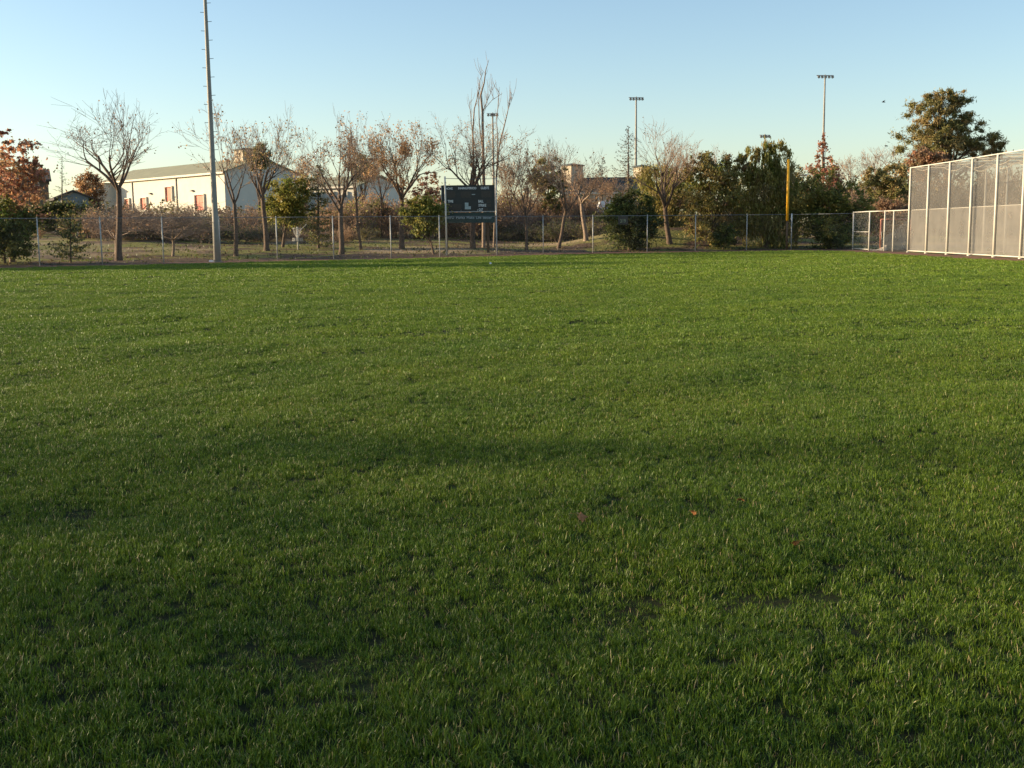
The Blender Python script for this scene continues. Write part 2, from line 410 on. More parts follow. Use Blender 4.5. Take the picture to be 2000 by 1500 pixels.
def scatter(name, coll, nvar, y0, y1, dens, smin, smax, seed):
    r = np.random.default_rng(seed)
    w1 = .50 * y1 + 1.6
    n = int(dens * (y1 - y0) * 2 * w1)
    x = r.uniform(-w1, w1, n); y = r.uniform(y0, y1, n)
    fade = (sstep(9, 20, y) if y0 > 2 else 1.0) if y1 < 60 else sstep(25, 44, y)
    fade = fade * ((1 - sstep(9, 20, y)) if y1 < 30 else ((1 - sstep(25, 44, y)) if y1 < 60 else 1.0))
    k = (r.random(n) < fade) & (np.abs(x) < .50 * y + 1.6) & (edge_dist(x, y) > r.uniform(-.12, .12, n))
    x, y = x[k], y[k]
    cl = vnoise(x, y, .42, 3) * .6 + vnoise(x, y, 1.7, 5) * .5
    hole = np.zeros_like(x)
    for (c, rr, h) in HOLLOWS: hole += np.exp(-(((x - c[0]) / rr) ** 2 + ((y - c[1]) / (rr * .8)) ** 2)) * min(1, h * 11)
    keepp = r.random(len(x)) < np.clip(1.0 + .20 * cl - .40 * hole, .70, 1)
    x, y, cl = x[keepp], y[keepp], cl[keepp]
    z = undul(x, y) * sstep(0, 2.0, edge_dist(x, y)) + .012
    s = np.clip(1 + .22 * cl + r.normal(0, .12, len(x)), .74, 1.6) * r.uniform(smin, smax, len(x))
    me = bpy.data.meshes.new(name); me.vertices.add(len(x)); me.vertices.foreach_set('co', np.stack([x, y, z], -1).astype(np.float32).ravel())
    a = me.attributes.new('sc', 'FLOAT', 'POINT'); a.data.foreach_set('value', s.astype(np.float32))
    a = me.attributes.new('idx', 'INT', 'POINT'); a.data.foreach_set('value', r.integers(0, nvar, len(x)).astype(np.int32))
    rot = np.stack([r.normal(0, .12, len(x)), r.normal(0, .12, len(x)), r.uniform(0, 6.283, len(x))], -1)
    a = me.attributes.new('rot', 'FLOAT_VECTOR', 'POINT'); a.data.foreach_set('vector', rot.astype(np.float32).ravel())
    me.update()
    ob = bpy.data.objects.new(name, me); COL.objects.link(ob)
    ng = bpy.data.node_groups.new(name, 'GeometryNodeTree')
    ng.interface.new_socket('Geometry', in_out='INPUT', socket_type='NodeSocketGeometry')
    ng.interface.new_socket('Geometry', in_out='OUTPUT', socket_type='NodeSocketGeometry')
    N = ng.nodes.new; L = ng.links.new
    gi = N('NodeGroupInput'); go = N('NodeGroupOutput'); ip = N('GeometryNodeInstanceOnPoints'); ci = N('GeometryNodeCollectionInfo')
    ci.inputs['Collection'].default_value = coll; ci.inputs['Separate Children'].default_value = True; ci.inputs['Reset Children'].default_value = True
    def attr(nm, ty):
        q = N('GeometryNodeInputNamedAttribute'); q.data_type = ty; q.inputs['Name'].default_value = nm; return q.outputs['Attribute']
    L(gi.outputs[0], ip.inputs['Points']); L(ci.outputs[0], ip.inputs['Instance']); ip.inputs['Pick Instance'].default_value = True
    L(attr('idx', 'INT'), ip.inputs['Instance Index']); L(attr('rot', 'FLOAT_VECTOR'), ip.inputs['Rotation']); L(attr('sc', 'FLOAT'), ip.inputs['Scale'])
    L(ip.outputs[0], go.inputs[0])
    md = ob.modifiers.new('scatter', 'NODES'); md.node_group = ng
    return ob
def tuft_collection(nm, n, **kw):
    c = bpy.data.collections.new(nm); r = np.random.default_rng(hash(nm) % 1000 if False else len(nm) * 17 + n)
    for i in range(n):
        c.objects.link(bpy.data.objects.new('grass_tuft', blade_tuft(rng=r, **kw)))
    return c
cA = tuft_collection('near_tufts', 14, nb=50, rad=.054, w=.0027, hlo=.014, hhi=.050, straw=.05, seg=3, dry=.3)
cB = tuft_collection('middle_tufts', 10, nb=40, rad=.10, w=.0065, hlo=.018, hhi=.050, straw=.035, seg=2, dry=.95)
cC = tuft_collection('distant_tufts_', 8, nb=60, rad=.25, w=.014, hlo=.020, hhi=.050, straw=.016, seg=2, dry=1.55)  # distant turf tinted lightest to carry its stronger sunlight
for nm, cc, nv, y0, y1, de, lab in [
        ('near_grass', cA, 14, 1.8, 20.0, 640, 'short green turf grass with straw blades brightened like sun sparkles in the foreground'),
        ('middle_grass', cB, 10, 9.0, 44.0, 165, 'green turf grass across the middle of the ball field'),
        ('far_grass', cC, 8, 25.0, 82.0, 30, 'green turf grass at the far side of the ball field')]:
    tag(scatter(nm, cc, nv, y0, y1, de, .66, 1.05, len(nm)), lab, 'grass', kind='stuff')
# ---------------------------------------------------------------- fence
UP = np.array([0, 0, 1.0])
FENCE_H = 2.44
def wire_panel(a, b, h, pitch=.085, r=.0014, z0=.04, bend=0):
    """crossing diagonal wires between two ground points"""
    a = np.asarray(a, float); b = np.asarray(b, float); L = np.linalg.norm((b - a)[:2]); u = (b - a) / L
    pl = []
    for s in (1, -1):
        c = -h if s == 1 else 0.0
        end = L if s == 1 else L + h
        t = c
        while t < end:
            q0, q1 = (t, 0.0), (t + s * h, h)
            # clip to 0..L
            def clip(p, q):
                (x0, y0), (x1, y1) = p, q
                if x0 == x1: return None
                ts = sorted([(0 - x0) / (x1 - x0), (L - x0) / (x1 - x0)])
                t0, t1 = max(0, ts[0]), min(1, ts[1])
                return None if t1 - t0 < .01 else ((x0 + (x1 - x0) * t0, y0 + (y1 - y0) * t0), (x0 + (x1 - x0) * t1, y0 + (y1 - y0) * t1))
            k = clip(q0, q1)
            if k: pl.append((a + u * k[0][0] + UP * (k[0][1] + z0), a + u * k[1][0] + UP * (k[1][1] + z0)))
            t += pitch * 1.414
    P = np.array(pl); n = len(P)
    side = np.cross(u, UP); off = [side * r, (-side * .5 + UP * .87) * r, (-side * .5 - UP * .87) * r]
    v = np.stack([P[:, j] + o for j in (0, 1) for o in off], 1).reshape(-1, 3)
    base = np.arange(n)[:, None, None] * 6
    f = (base + np.array([[0, 1, 4, 3], [1, 2, 5, 4], [2, 0, 3, 5]])[None]).reshape(-1, 4)
    return v, f
fence = thing('chain_link_fence', 'long galvanised chain link outfield fence along the far edge of the grass', 'fence', FENCE[0])
fo = ORG[fence.name]
for i, p in enumerate(FENCE[:-1]):
    part('fence_post', Geo().tube([p - UP * .1, p + UP * FENCE_H], .032 if i != 16 else .04, 8).tube([p + UP * FENCE_H, p + UP * (FENCE_H + .05)], [.04, .015], 8), M['galv'], fence, True)
    q = FENCE[i + 1]
    part('top_rail', Geo().tube([p + UP * (FENCE_H - .03), q + UP * (FENCE_H - .03)], .019, 6), M['galv_dull'], fence, True)
    v, f = wire_panel(p, q, FENCE_H - .1)
    link('chain_link_panel', fast_mesh('chain_link_panel', v - fo, f), M['galv_dull'], fence)
part('white_sleeve', Geo().tube([FENCE[16] + UP * 1.75, FENCE[16] + UP * 2.46], .05, 8), M['white_paint'], fence, True)

# ---------------------------------------------------------------- text
def text_geo(s, origin, width, height, ux, nrm_out, depth=.006):
    cu = bpy.data.curves.new('t', 'FONT'); cu.body = s; cu.size = 1.0; cu.extrude = 0.0; cu.resolution_u = 3; cu.offset = .018
    ob = bpy.data.objects.new('t', cu); COL.objects.link(ob)
    me = bpy.data.meshes.new_from_object(ob.evaluated_get(bpy.context.evaluated_depsgraph_get()))
    co = np.array([v.co[:] for v in me.vertices]); fs = [tuple(p.vertices) for p in me.polygons]
    bpy.data.objects.remove(ob); bpy.data.curves.remove(cu); bpy.data.meshes.remove(me)
    mn, mx = co.min(0), co.max(0); ux = nrm(ux); n = nrm(nrm_out)
    v = [np.asarray(origin) + ux * ((c[0] - mn[0]) / (mx[0] - mn[0]) * width) + UP * ((c[1] - mn[1]) / (mx[1] - mn[1]) * height) + n * depth for c in co]
    return Geo().add(v, fs)

# ---------------------------------------------------------------- scoreboard (just behind the fence)
SY = 73.5
def SB(px, py, dy=0.0): return onY(px, py, SY + dy)
bl, br = SB(862, 436), SB(967, 434); tl = SB(862, 363)
sb = thing('scoreboard', 'dark electronic ball field scoreboard with white lettering on posts behind the fence', 'scoreboard', (SB(912, 470)[0], SY, float(terrain(SB(912, 470)[0], SY))))
xl, xr, zt, zb, zm = bl[0] + .06, br[0] - .02, tl[2], SB(912, 435.5)[2], SB(912, 413.5)[2]
cx = (xl + xr) / 2
part('display_panel', Geo().box((cx, SY + .11, (zt + zm) / 2), (xr - xl) / 2, .11, (zt - zm) / 2), M['score_dark'], sb)
part('sponsor_panel', Geo().box((cx, SY + .10, (zm + zb) / 2 - .02), (xr - xl) / 2 - .005, .08, (zm - zb) / 2 - .03), M['score_green'], sb)
part('divider_rail', Geo().box((cx, SY - .005, zm + .005), (xr - xl) / 2 + .03, .03, .022), M['score_edge'], sb)
part('top_trim', Geo().box((cx, SY + .10, zt + .012), (xr - xl) / 2 + .012, .13, .014), M['score_green'], sb)
part('side_trim', Geo().box((xl - .018, SY + .10, (zt + zb) / 2 - .03), .017, .13, (zt - zb) / 2 + .02), M['score_edge'], sb)
part('side_trim', Geo().box((xr + .014, SY + .10, (zt + zm) / 2), .012, .13, (zt - zm) / 2 + .02), M['score_edge'], sb)
for px_ in (871.5, 953):
    x = SB(px_, 470)[0]; zg = float(terrain(x, SY + .3))
    part('support_post', Geo().box((x, SY + .36, (zt - .2 + zg - .1) / 2), .085, .10, (zt - .2 - zg + .1) / 2), M['rust_post'], sb)
def sbtext(s, x0, x1, y0, y1, mat, par, d=.006):
    a, b = SB(x0, y1), SB(x1, y0)
    return part('lettering', text_geo(s, (a[0], SY, a[2]), b[0] - a[0], b[2] - a[2], (1, 0, 0), (0, -1, 0), d), mat, par)
sbtext('HOME', 870.5, 884.0, 366.0, 370.6, M['letter'], sb)
sbtext('INNING/PERIOD', 895.0, 930.2, 365.2, 370.0, M['letter'], sb)
sbtext('GUESTS', 939.0, 955.0, 364.6, 369.6, M['letter'], sb)
sbtext('TIME', 874.5, 885.2, 390.6, 395.8, M['letter'], sb)
sbtext('BALL', 934.5, 944.2, 390.4, 395.6, M['letter'], sb)
sbtext('STRIKE', 934.8, 949.6, 398.4, 403.6, M['letter'], sb)
sbtext('OUT', 935.2, 943.4, 406.8, 412.0, M['letter'], sb)
for wd_, a_, b_ in (('LARPD', 868, 887), ('Parks', 891, 908), ('Make', 911.5, 926.5), ('Life', 930, 940), ('Better', 943.5, 961)):
    sbtext(wd_, a_, b_, 421.8, 427.6, M['letter_dim'], sb, .026)
def sbpatch(name, x0, x1, y0, y1, mat):
    a, b = SB(x0, y1), SB(x1, y0)
    part(name, Geo().box(((a[0] + b[0]) / 2, SY - .006, (a[2] + b[2]) / 2), (b[0] - a[0]) / 2, .005, (b[2] - a[2]) / 2), mat, sb)
sbpatch('blank_patch', 908, 914.8, 395.6, 402.6, M['patch'])
sbpatch('blank_patch', 908, 919.6, 402.8, 408.8, M['patch'])
sbpatch('period_dash', 921.5, 928, 378.9, 380.6, M['letter_dim'])
sbpatch('digit_mark', 932.2, 933.3, 408.6, 411.8, M['letter_dim'])
sbpatch('digit_mark', 899.6, 901, 408, 411.4, M['letter_dim'])
for (x0, x1, y0, y1) in [(869, 889, 373.5, 386), (940, 960, 373, 385.5), (900, 919, 374, 386), (871, 901, 398.5, 410.5), (950.5, 958, 390, 396), (951, 959, 398, 404), (945, 953, 406, 412)]:
    sbpatch('digit_window', x0, x1, y0, y1, M['digit'])

# ball net in front of the scoreboard
na, nb_ = flat(872.5, 500.8), flat(970.5, 498.2)
net = thing('net_frame', 'pair of tall pale pipe poles with a cable in front of the scoreboard', 'net frame', na)
ta, tb = onY(868.8, 344.5, na[1]), onY(968.2, 346.5, nb_[1])
part('pole', Geo().tube([na - UP * .1, np.array([ta[0], na[1], ta[2]])], .05, 10), M['white_pipe'], net, True)
part('pole', Geo().tube([nb_ - UP * .1, np.array([tb[0], nb_[1], tb[2]])], .042, 10), M['galv'], net, True)
ta = np.array([ta[0], na[1], ta[2] - .12]); tb = np.array([tb[0], nb_[1], tb[2] - .08])
part('top_cable', Geo().tube([ta, ta * .5 + tb * .5 - UP * .04, tb], .018, 5), M['dark_steel'], net)
part('fence_tie', Geo().tube([nb_ + UP * 2.4, FENCE[10] + UP * 2.4], .03, 6), M['galv'], net)

# distance marker on the fence
s0 = flat(1216.5, 493.2)
sg = thing('distance_sign', 'small dark green 319 distance marker hanging on the fence before the evergreen', 'sign', s0)
du = nrm(FENCE[13] - FENCE[12]); sc_ = s0[1] / FPX
c = s0 + UP * (FENCE_H - .33) + np.array([0, -.07, 0])
part('sign_board', Geo().box(c, 10.5 * sc_, .012, 8.0 * sc_, du), M['score_dark'], sg)
part('lettering', text_geo('319', c - du * 6.2 * sc_ - UP * 4.6 * sc_, 12.0 * sc_, 7.2 * sc_, du, (0, -1, 0), .022), M['olive_number'], sg)

# ---------------------------------------------------------------- foul pole
fp = flat(1536.2, 488.2)
tp = onY(1539.2, 312, fp[1]); fpo = thing('foul_pole', 'tall yellow foul pole with a dull brown base standing at the fence', 'pole', fp)
zmid = onY(1537, 431, fp[1])[2]
part('lower_post', Geo().tube([fp - UP * .1, fp + UP * zmid], .075, 12), M['rust_post'], fpo, True)
part('upper_pole', Geo().tube([fp + UP * (zmid - .02), fp + UP * tp[2]], .092, 12), M['yellow'], fpo, True)
part('cap', Geo().tube([fp + UP * tp[2], fp + UP * (tp[2] + .05)], [.083, .03], 12), M['yellow'], fpo, True)

# ---------------------------------------------------------------- lighting poles
def lamp_head(parent, top, ux, w, n, s=1.0):
    ux = nrm(ux); uy = np.cross(UP, ux)
    part('cross_arm', Geo().box(top - UP * .16 * s, w / 2, .04, .035, ux), M['dark_steel'], parent)
    for i in range(n):
        c = top + ux * (-w / 2 + w * (i + .5) / n) - UP * .30 * s - uy * .10
        h = part('floodlight', Geo().tube([c + uy * .30 * s + UP * .10 * s, c - uy * .02 * s, c - uy * .20 * s - UP * .14 * s], [.06 * s, .13 * s, .19 * s], 10), M['lamp_dark'], parent, True)
        part('lens', Geo().tube([c - uy * .205 * s - UP * .145 * s, c - uy * .215 * s - UP * .15 * s], [.17 * s, .165 * s], 10), M['lamp_face'], h)
nbp = flat(424.2, 512.2); top_z = 21.0
lp = thing('light_pole', 'tall tapered grey steel light pole with climbing rungs at the fence', 'light pole', nbp)
hz = np.linspace(-.1, top_z, 10)
rad = np.interp(hz, [0, 2.5, 14, 21], [.185, .160, .085, .065])
part('shaft', Geo().tube([nbp + UP * z for z in hz], rad, 18), M['pole_steel'], lp, True)
part('base_plate', Geo().tube([nbp - UP * .05, nbp + UP * .04], .30, 14), M['pole_steel'], lp)
part('conduit_box', Geo().box(nbp + np.array([-.27, -.12, .05]), .12, .08, .07), M['white_paint'], lp)
for k in range(30):
    z = 6.0 + k * .475; s_ = -1 if k % 2 else 1; r_ = float(np.interp(z, hz, rad))
    part('rung', Geo().tube([nbp + UP * z + np.array([s_ * (r_ - .02), 0, 0]), nbp + UP * (z + .01) + np.array([s_ * (r_ + .20), 0, 0])], .014, 6), M['dark_steel'], lp)
lamp_head(lp, nbp + UP * top_z, (1, .4, 0), 2.6, 5)
def far_tower(px, ytop, Y, w, n, label, rot=(1, .12, 0)):
    t = onY(px, ytop, Y); b = np.array([t[0], Y, float(terrain(t[0], Y))])
    e = thing('floodlight_tower', label, 'light tower', b, 'floodlight towers beyond the trees')
    zz = np.linspace(b[2] - .2, t[2], 6)
    part('shaft', Geo().tube([np.array([b[0], b[1], z]) for z in zz], np.linspace(.22, .10, 6) * (Y / 150), 10), M['pole_steel'], e, True)
    lamp_head(e, np.array([t[0], Y, t[2] + .06]), rot, w, n, Y / 150 * .95)
far_tower(1611.5, 146, 140, 2.15, 5, 'tallest floodlight tower rising behind the red leaved conifer')
far_tower(1242.5, 189, 160, 2.1, 5, 'floodlight tower behind the big bare tree and brown conifer')
far_tower(962, 220, 185, 1.9, 4, 'floodlight tower seen between the tall bare stems above the scoreboard')
far_tower(1494, 262, 235, 2.3, 4, 'floodlight tower whose lamps just clear the green willow crown')

# ---------------------------------------------------------------- batting cage and gate
CB = [(1773, 493), (1808, 495), (1848.5, 497.2), (1891.5, 500), (1940, 503), (1992, 506.2)]
cage_b = [flat(*p) for p in CB]
dlast = cage_b[-1] - cage_b[-2]
cage_b += [cage_b[-1] + dlast, cage_b[-1] + dlast * 2]
CH = 4.95
cu = nrm(cage_b[-3] - cage_b[0]); cn = np.array([-cu[1], cu[0], 0]) * (1 if -cu[1] > 0 else -1)
cg = thing('batting_cage', 'tall batting cage of cream pipe posts hung with grey netting', 'batting cage', cage_b[0])
DEP = 4.4
def rail(nm, a, b, r=.03, mat='white_pipe', n=8): return part(nm, Geo().tube([a, b], r, n), M[mat], cg, True)
for i, p in enumerate(cage_b):
    part('post', Geo().tube([p - UP * .1, p + UP * CH], .058, 12).tube([p - UP * .02, p + UP * .06], .085, 12), M['white_pipe'], cg, True)
    q = p + cn * DEP
    part('rear_post', Geo().tube([q - UP * .1, q + UP * CH], .05, 10), M['white_pipe'], cg, True)
    rail('roof_beam', p + UP * (CH - .05), q + UP * (CH - .05), .028)
    if i < len(cage_b) - 1:
        p2 = cage_b[i + 1]; q2 = p2 + cn * DEP
        rail('top_rail', p + UP * (CH - .03), p2 + UP * (CH - .03), .032)
        rail('middle_rail', p + cn * .13 + UP * 2.47, p2 + cn * .13 + UP * 2.47, .026)
        rail('bottom_rail', p + UP * .10, p2 + UP * .10, .030)
        rail('rear_rail', q + UP * (CH - .03), q2 + UP * (CH - .03), .03)
        def sheet(nm, a, b, z0, z1, mat, bulge, seed):
            r = np.random.default_rng(seed); n, m = 9, 9; v = []
            off = np.cross(nrm(b - a), UP)
            for j in range(m):
                for k in range(n):
                    u, w = k / (n - 1), j / (m - 1)
                    v.append(a + (b - a) * u + UP * (z0 + (z1 - z0) * w) + off * bulge * math.sin(u * 3.14) * math.sin(w * 3.14) * (1 + .5 * r.normal()))
            return part(nm, Geo().add(v, [(j * n + k, j * n + k + 1, (j + 1) * n + k + 1, (j + 1) * n + k) for j in range(m - 1) for k in range(n - 1)]), M[mat], cg, True)
        ins = cn * .07
        sheet('upper_netting', p + ins, p2 + ins, 2.47, CH - .05, 'net_top', .05, i)
        sheet('lower_netting', p + ins, p2 + ins, .08, 2.47, 'net_low', .03, 40 + i)
        sheet('rear_netting', q - ins, q2 - ins, .08, CH - .05, 'net_back', .05, 80 + i)
        # sagging roof net with a few heavy folds
        n = 11; v = []; m = 7
        for j in range(m):
            for k in range(n):
                u, w = k / (n - 1), j / (m - 1)
                v.append(p + (p2 - p) * u + cn * DEP * w + UP * (CH - .07 - .32 * math.sin(u * math.pi) * (0.35 + math.sin(w * math.pi)) * (.7 + .3 * math.sin(5 * w + i))))
        part('roof_netting', Geo().add(v, [(j * n + k, j * n + k + 1, (j + 1) * n + k + 1, (j + 1) * n + k) for j in range(m - 1) for k in range(n - 1)]), M['net_back'], cg, True)
        for w in (.06, .45, .8):
            pts = [p + (p2 - p) * u + cn * DEP * w + UP * (CH - .08 - (.16 + .12 * w) * math.sin(u * math.pi)) for u in np.linspace(0, 1, 9)]
            part('net_rope', Geo().tube(pts, .016, 5), M['net_cord'], cg, True)
# end panel of the cage (faces the field's left)
v = []
e0, e1 = cage_b[0] + cu * .07, cage_b[0] + cn * DEP + cu * .07
part('end_netting', Geo().add([e0 + UP * .05, e1 + UP * .05, e1 + UP * (CH - .06), e0 + UP * (CH - .06)], [(0, 1, 2, 3)]), M['net_back'], cg)
# gate between outfield fence and cage
G0, G1, G2, G3 = FENCE[-1], flat(1696.6, 490.2), flat(1726, 490.6), cage_b[0]
gt = thing('gate', 'galvanised pipe chain link gate toned sunlit cream between the outfield fence and the batting cage', 'gate', G0)
for p in (G0, G1, G2): part('gate_post', Geo().tube([p - UP * .1, p + UP * 2.52], .042, 10), M['white_pipe'], gt, True)
g4 = G2 * .62 + G3 * .38
part('gate_post', Geo().tube([g4 - UP * .1, g4 + UP * 2.5], .038, 10), M['white_pipe'], gt, True)
for a, b in ((G0, G1), (G1, G2), (G2, G3)):
    part('gate_rail', Geo().tube([a + UP * 2.48, b + UP * 2.48], .032, 8), M['white_pipe'], gt, True)
    v, f = wire_panel(a, b, 2.4)
    link('chain_link_panel', fast_mesh('chain_link_panel', v - ORG[gt.name], f), M['galv'], gt)
part('gate_rail', Geo().tube([G0 + UP * 1.2, G1 + UP * 1.2], .024, 8), M['white_pipe'], gt, True)
part('gate_rail', Geo().tube([G0 + UP * .10, G1 + UP * .10], .024, 8), M['white_pipe'], gt, True)
lt = G2 + UP * 1.2
part('latch', Geo().tube([lt, lt + np.array([-.20, -.03, 0]), lt + np.array([-.17, -.03, -.42]), lt + np.array([0, 0, -.45])], .016, 6), M['white_pipe'], gt, True)

# practice goal behind the gate
gb = flat(1729, 489.8) + np.array([0, 1.0, 0]); s_ = gb[1] / FPX
go = thing('practice_goal', 'orange framed practice goal with a bunched beige net behind the gate', 'goal', gb)
ge_ = gb + np.array([2.1, .5, 0]); bk = np.array([.35, 1.5, 0]); GH = 1.98
part('post', Geo().tube([gb - UP * .02, gb + UP * GH], .06, 10), M['orange_pipe'], go, True)
part('post', Geo().tube([ge_ - UP * .02, ge_ + UP * GH], .06, 10), M['orange_pipe'], go, True)
part('crossbar', Geo().tube([gb + UP * GH, ge_ + UP * GH], .035, 10), M['orange_pipe'], go, True)
part('ground_bar', Geo().tube([gb + UP * .03, gb + bk + UP * .03, ge_ + bk + UP * .03, ge_ + UP * .03], .03, 8), M['orange_pipe'], go, True)
gn = Geo()
for k in range(26):
    u = k / 25; a = gb + (ge_ - gb) * u
    gn.tube([a + UP * GH, a + bk * .75 + UP * GH * (.35 - .05 * math.sin(9 * u)), a + bk + UP * .03], .007, 3, False)
for k in range(1, 16):
    w = k / 16
    gn.tube([gb + bk * w + UP * (GH * (1 - w) ** 1.5), ge_ + bk * w + UP * (GH * (1 - w) ** 1.5)], .007, 3, False)
part('goal_net', gn, M['net_cord'], go)
r = np.random.default_rng(5); v = []
base = gb + np.array([-.75, -.15, 0])
for j in range(7):
    for k in range(13):
        u = k / 12; w = j / 6
        hgt = (.07 + .75 * max(0, (u - .45)) ** 1.6) * math.sin(w * math.pi) * r.uniform(.75, 1.2)
        v.append(base + np.array([u * 1.05, .35 * (w - .5) + .1 * r.normal() * .3, hgt + .005]))
part('bunched_net', Geo().add(v, [(j * 13 + k, j * 13 + k + 1, (j + 1) * 13 + k + 1, (j + 1) * 13 + k) for j in range(6) for k in range(12)]), M['straw_cloth'], go, True)
v = []
for j in range(9):
    for k in range(11):
        u = k / 10; w = j / 8
        v.append(gb + np.array([.1 + 1.9 * u, .25 + .45 * u + .10 * math.sin(7 * u + 2 * w), .02 + 1.9 * w * (.35 + .65 * u)]))
part('slack_net', Geo().add(v, [(j * 11 + k, j * 11 + k + 1, (j + 1) * 11 + k + 1, (j + 1) * 11 + k) for j in range(8) for k in range(10)]), M['net_low'], go, True)

# ---------------------------------------------------------------- disc golf basket, stake
db = ground(582, 488); s_ = db[1] / FPX
dg = thing('disc_golf_basket', 'disc golf basket with hanging chains and a leaning flag stick behind the fence', 'disc basket', db)
H = onY(578, 443, db[1])[2] - db[2]; k_ = H / 1.6
part('pole', Geo().tube([db - UP * .1, db + UP * H], .045, 8), M['white_pipe'], dg, True)
def ringpts(z, r_, n=17): return [db + UP * z + np.array([r_ * math.cos(a), r_ * math.sin(a), 0]) for a in np.linspace(0, 6.2832, n)]
tray = Geo()
for z in (.62, .70, .80): tray.tube(ringpts(z * k_, .36 * k_), .016, 5, False)
for a in np.linspace(0, 6.2832, 17)[:-1]:
    d_ = np.array([math.cos(a), math.sin(a), 0]) * .36 * k_
    tray.tube([db + UP * .62 * k_, db + UP * .62 * k_ + d_, db + UP * .80 * k_ + d_], .011, 4, False)
part('tray', tray, M['galv'], dg)
ch = Geo()
for a in np.linspace(0, 6.2832, 13)[:-1]:
    d_ = np.array([math.cos(a), math.sin(a), 0])
    ch.tube([db + UP * 1.5 * k_ + d_ * .31 * k_, db + UP * 1.15 * k_ + d_ * .24 * k_, db + UP * .84 * k_ + d_ * .06], .008, 4, False)
part('chains', ch, M['galv'], dg)
part('chain_band', Geo().tube(ringpts(1.5 * k_, .32 * k_), .022, 6, False), M['galv'], dg)
part('flag_stick', Geo().tube([db + UP * 1.35 * k_ + np.array([.2, .1, 0]), db + UP * 1.80 * k_ + np.array([.62, .15, 0])], .016, 5), M['galv'], dg)
stb = ground(150, 487); st_top = onY(152.5, 436, stb[1])
solo('wooden_stake', Geo().tube([stb - UP * .1, np.array([st_top[0], stb[1], st_top[2]])], [.05, .045], 8), M['wood'], stb, 'pale support stake leaning beside the dark young tree behind the fence', 'stake', smooth=True)

# ---------------------------------------------------------------- buildings
def gable_building(name, label, A, d, L, n, W, ze, zr, mats, wing=None):
    """A near corner; long wall runs along d for L; gable end runs along n for W"""
    wall, roof, trim = mats
    A = np.array([A[0], A[1], 0.0]); d = nrm(np.array([d[0], d[1], 0])); n = nrm(np.array([n[0], n[1], 0]))
    e = thing(name, label, 'building', (A[0], A[1], float(terrain(A[0], A[1]))))
    B, C, D = A + d * L, A + d * L + n * W, A + n * W
    z0 = -.5
    ra, rb = A + n * W / 2 + UP * zr, B + n * W / 2 + UP * zr
    part('long_wall', Geo().add([A + UP * z0, B + UP * z0, B + UP * ze, A + UP * ze], [(0, 1, 2, 3)]), M[wall], e)
    part('rear_wall', Geo().add([D + UP * z0, C + UP * z0, C + UP * ze, D + UP * ze], [(0, 1, 2, 3)]), M[wall], e)
    part('gable_wall', Geo().add([A + UP * z0, D + UP * z0, D + UP * ze, ra, A + UP * ze], [(0, 1, 2, 3, 4)]), M[wall], e)
    part('gable_wall', Geo().add([B + UP * z0, C + UP * z0, C + UP * ze, rb, B + UP * ze], [(0, 1, 2, 3, 4)]), M[wall], e)
    ov = .35
    for s_ in (0, 1):
        P0, P1 = (A, B) if s_ == 0 else (D, C); out = -n if s_ == 0 else n
        sl = (zr - ze) / (W / 2)
        lo0 = P0 - d * ov + out * ov + UP * (ze - sl * ov + .03); lo1 = P1 + d * ov + out * ov + UP * (ze - sl * ov + .03)
        h0 = ra - d * ov + UP * .03; h1 = rb + d * ov + UP * .03; t = UP * .14
        part('roof_slope', Geo().add([lo0, lo1, h1, h0, lo0 + t, lo1 + t, h1 + t, h0 + t], [(0, 1, 2, 3), (4, 7, 6, 5), (0, 4, 5, 1), (1, 5, 6, 2), (2, 6, 7, 3), (3, 7, 4, 0)]), M[roof], e)
        part('eave_trim', Geo().box((P0 + P1) / 2 + out * (ov + .03) + UP * (ze - sl * ov + .05), L / 2 + ov, .03, .12, d), M[trim], e)
    return e, A, d, n
def proj_x(P):
    q = CM.T @ (np.asarray(P, float) - np.array([0, 0, CAM_H])); return CX + FPX * q[0] / -q[2]
def on_wall(A, d, px):
    """distance along d from A at which the wall (at about half its height) is seen at pixel column px"""
    return min(np.linspace(0, 60, 1201), key=lambda t: abs(proj_x(A + d * t + UP * 5) - px))
def zat(px, py, Y): return onY(px, py, Y)[2]
# the big cream warehouse
A = onY(440.5, 400, 140); A[2] = 0
dirl = np.array([-.68, .73, 0]); nn = np.array([.73, .68, 0])
ze = zat(440, 336, 140); zr = zat(512, 309, 143.5)
wh, A, dl, nn = gable_building('warehouse', 'big cream metal warehouse with olive roof and salmon doors behind the bare trees', A, dirl, 36, nn, 10.4, ze, zr, ('cream_wall', 'olive_roof', 'fascia'))
def wall_door(e, A, d, n, x0, x1, y0, y1, mat, name='door', rec=.14):
    t0, t1 = sorted((on_wall(A, d, x0), on_wall(A, d, x1))); c = A + d * (t0 + t1) / 2; Y = c[1]
    z1, z0 = zat((x0 + x1) / 2, y0, Y), zat((x0 + x1) / 2, y1, Y)
    dd = part(name, Geo().box(np.array([c[0], c[1], (z0 + z1) / 2]) - n * .012, (t1 - t0) / 2 - .10, .03, (z1 - z0) / 2 - .08, d), M[mat], e)
    fr = Geo()
    for sx, hx, hz, oz in ((-1, .06, (z1 - z0) / 2, 0), (1, .06, (z1 - z0) / 2, 0), (0, (t1 - t0) / 2 - .12, .06, 1)):
        fr.box(np.array([c[0], c[1], (z0 + z1) / 2]) + d * sx * ((t1 - t0) / 2 - .05) + UP * oz * ((z1 - z0) / 2 - .06) - n * .10, hx, .16, hz, d)
    part('frame', fr, M['fascia'], dd)
wall_door(wh, A, dl, nn, 326, 340, 363.5, 394, 'salmon')
wall_door(wh, A, dl, nn, 383, 402, 379, 412, 'salmon')
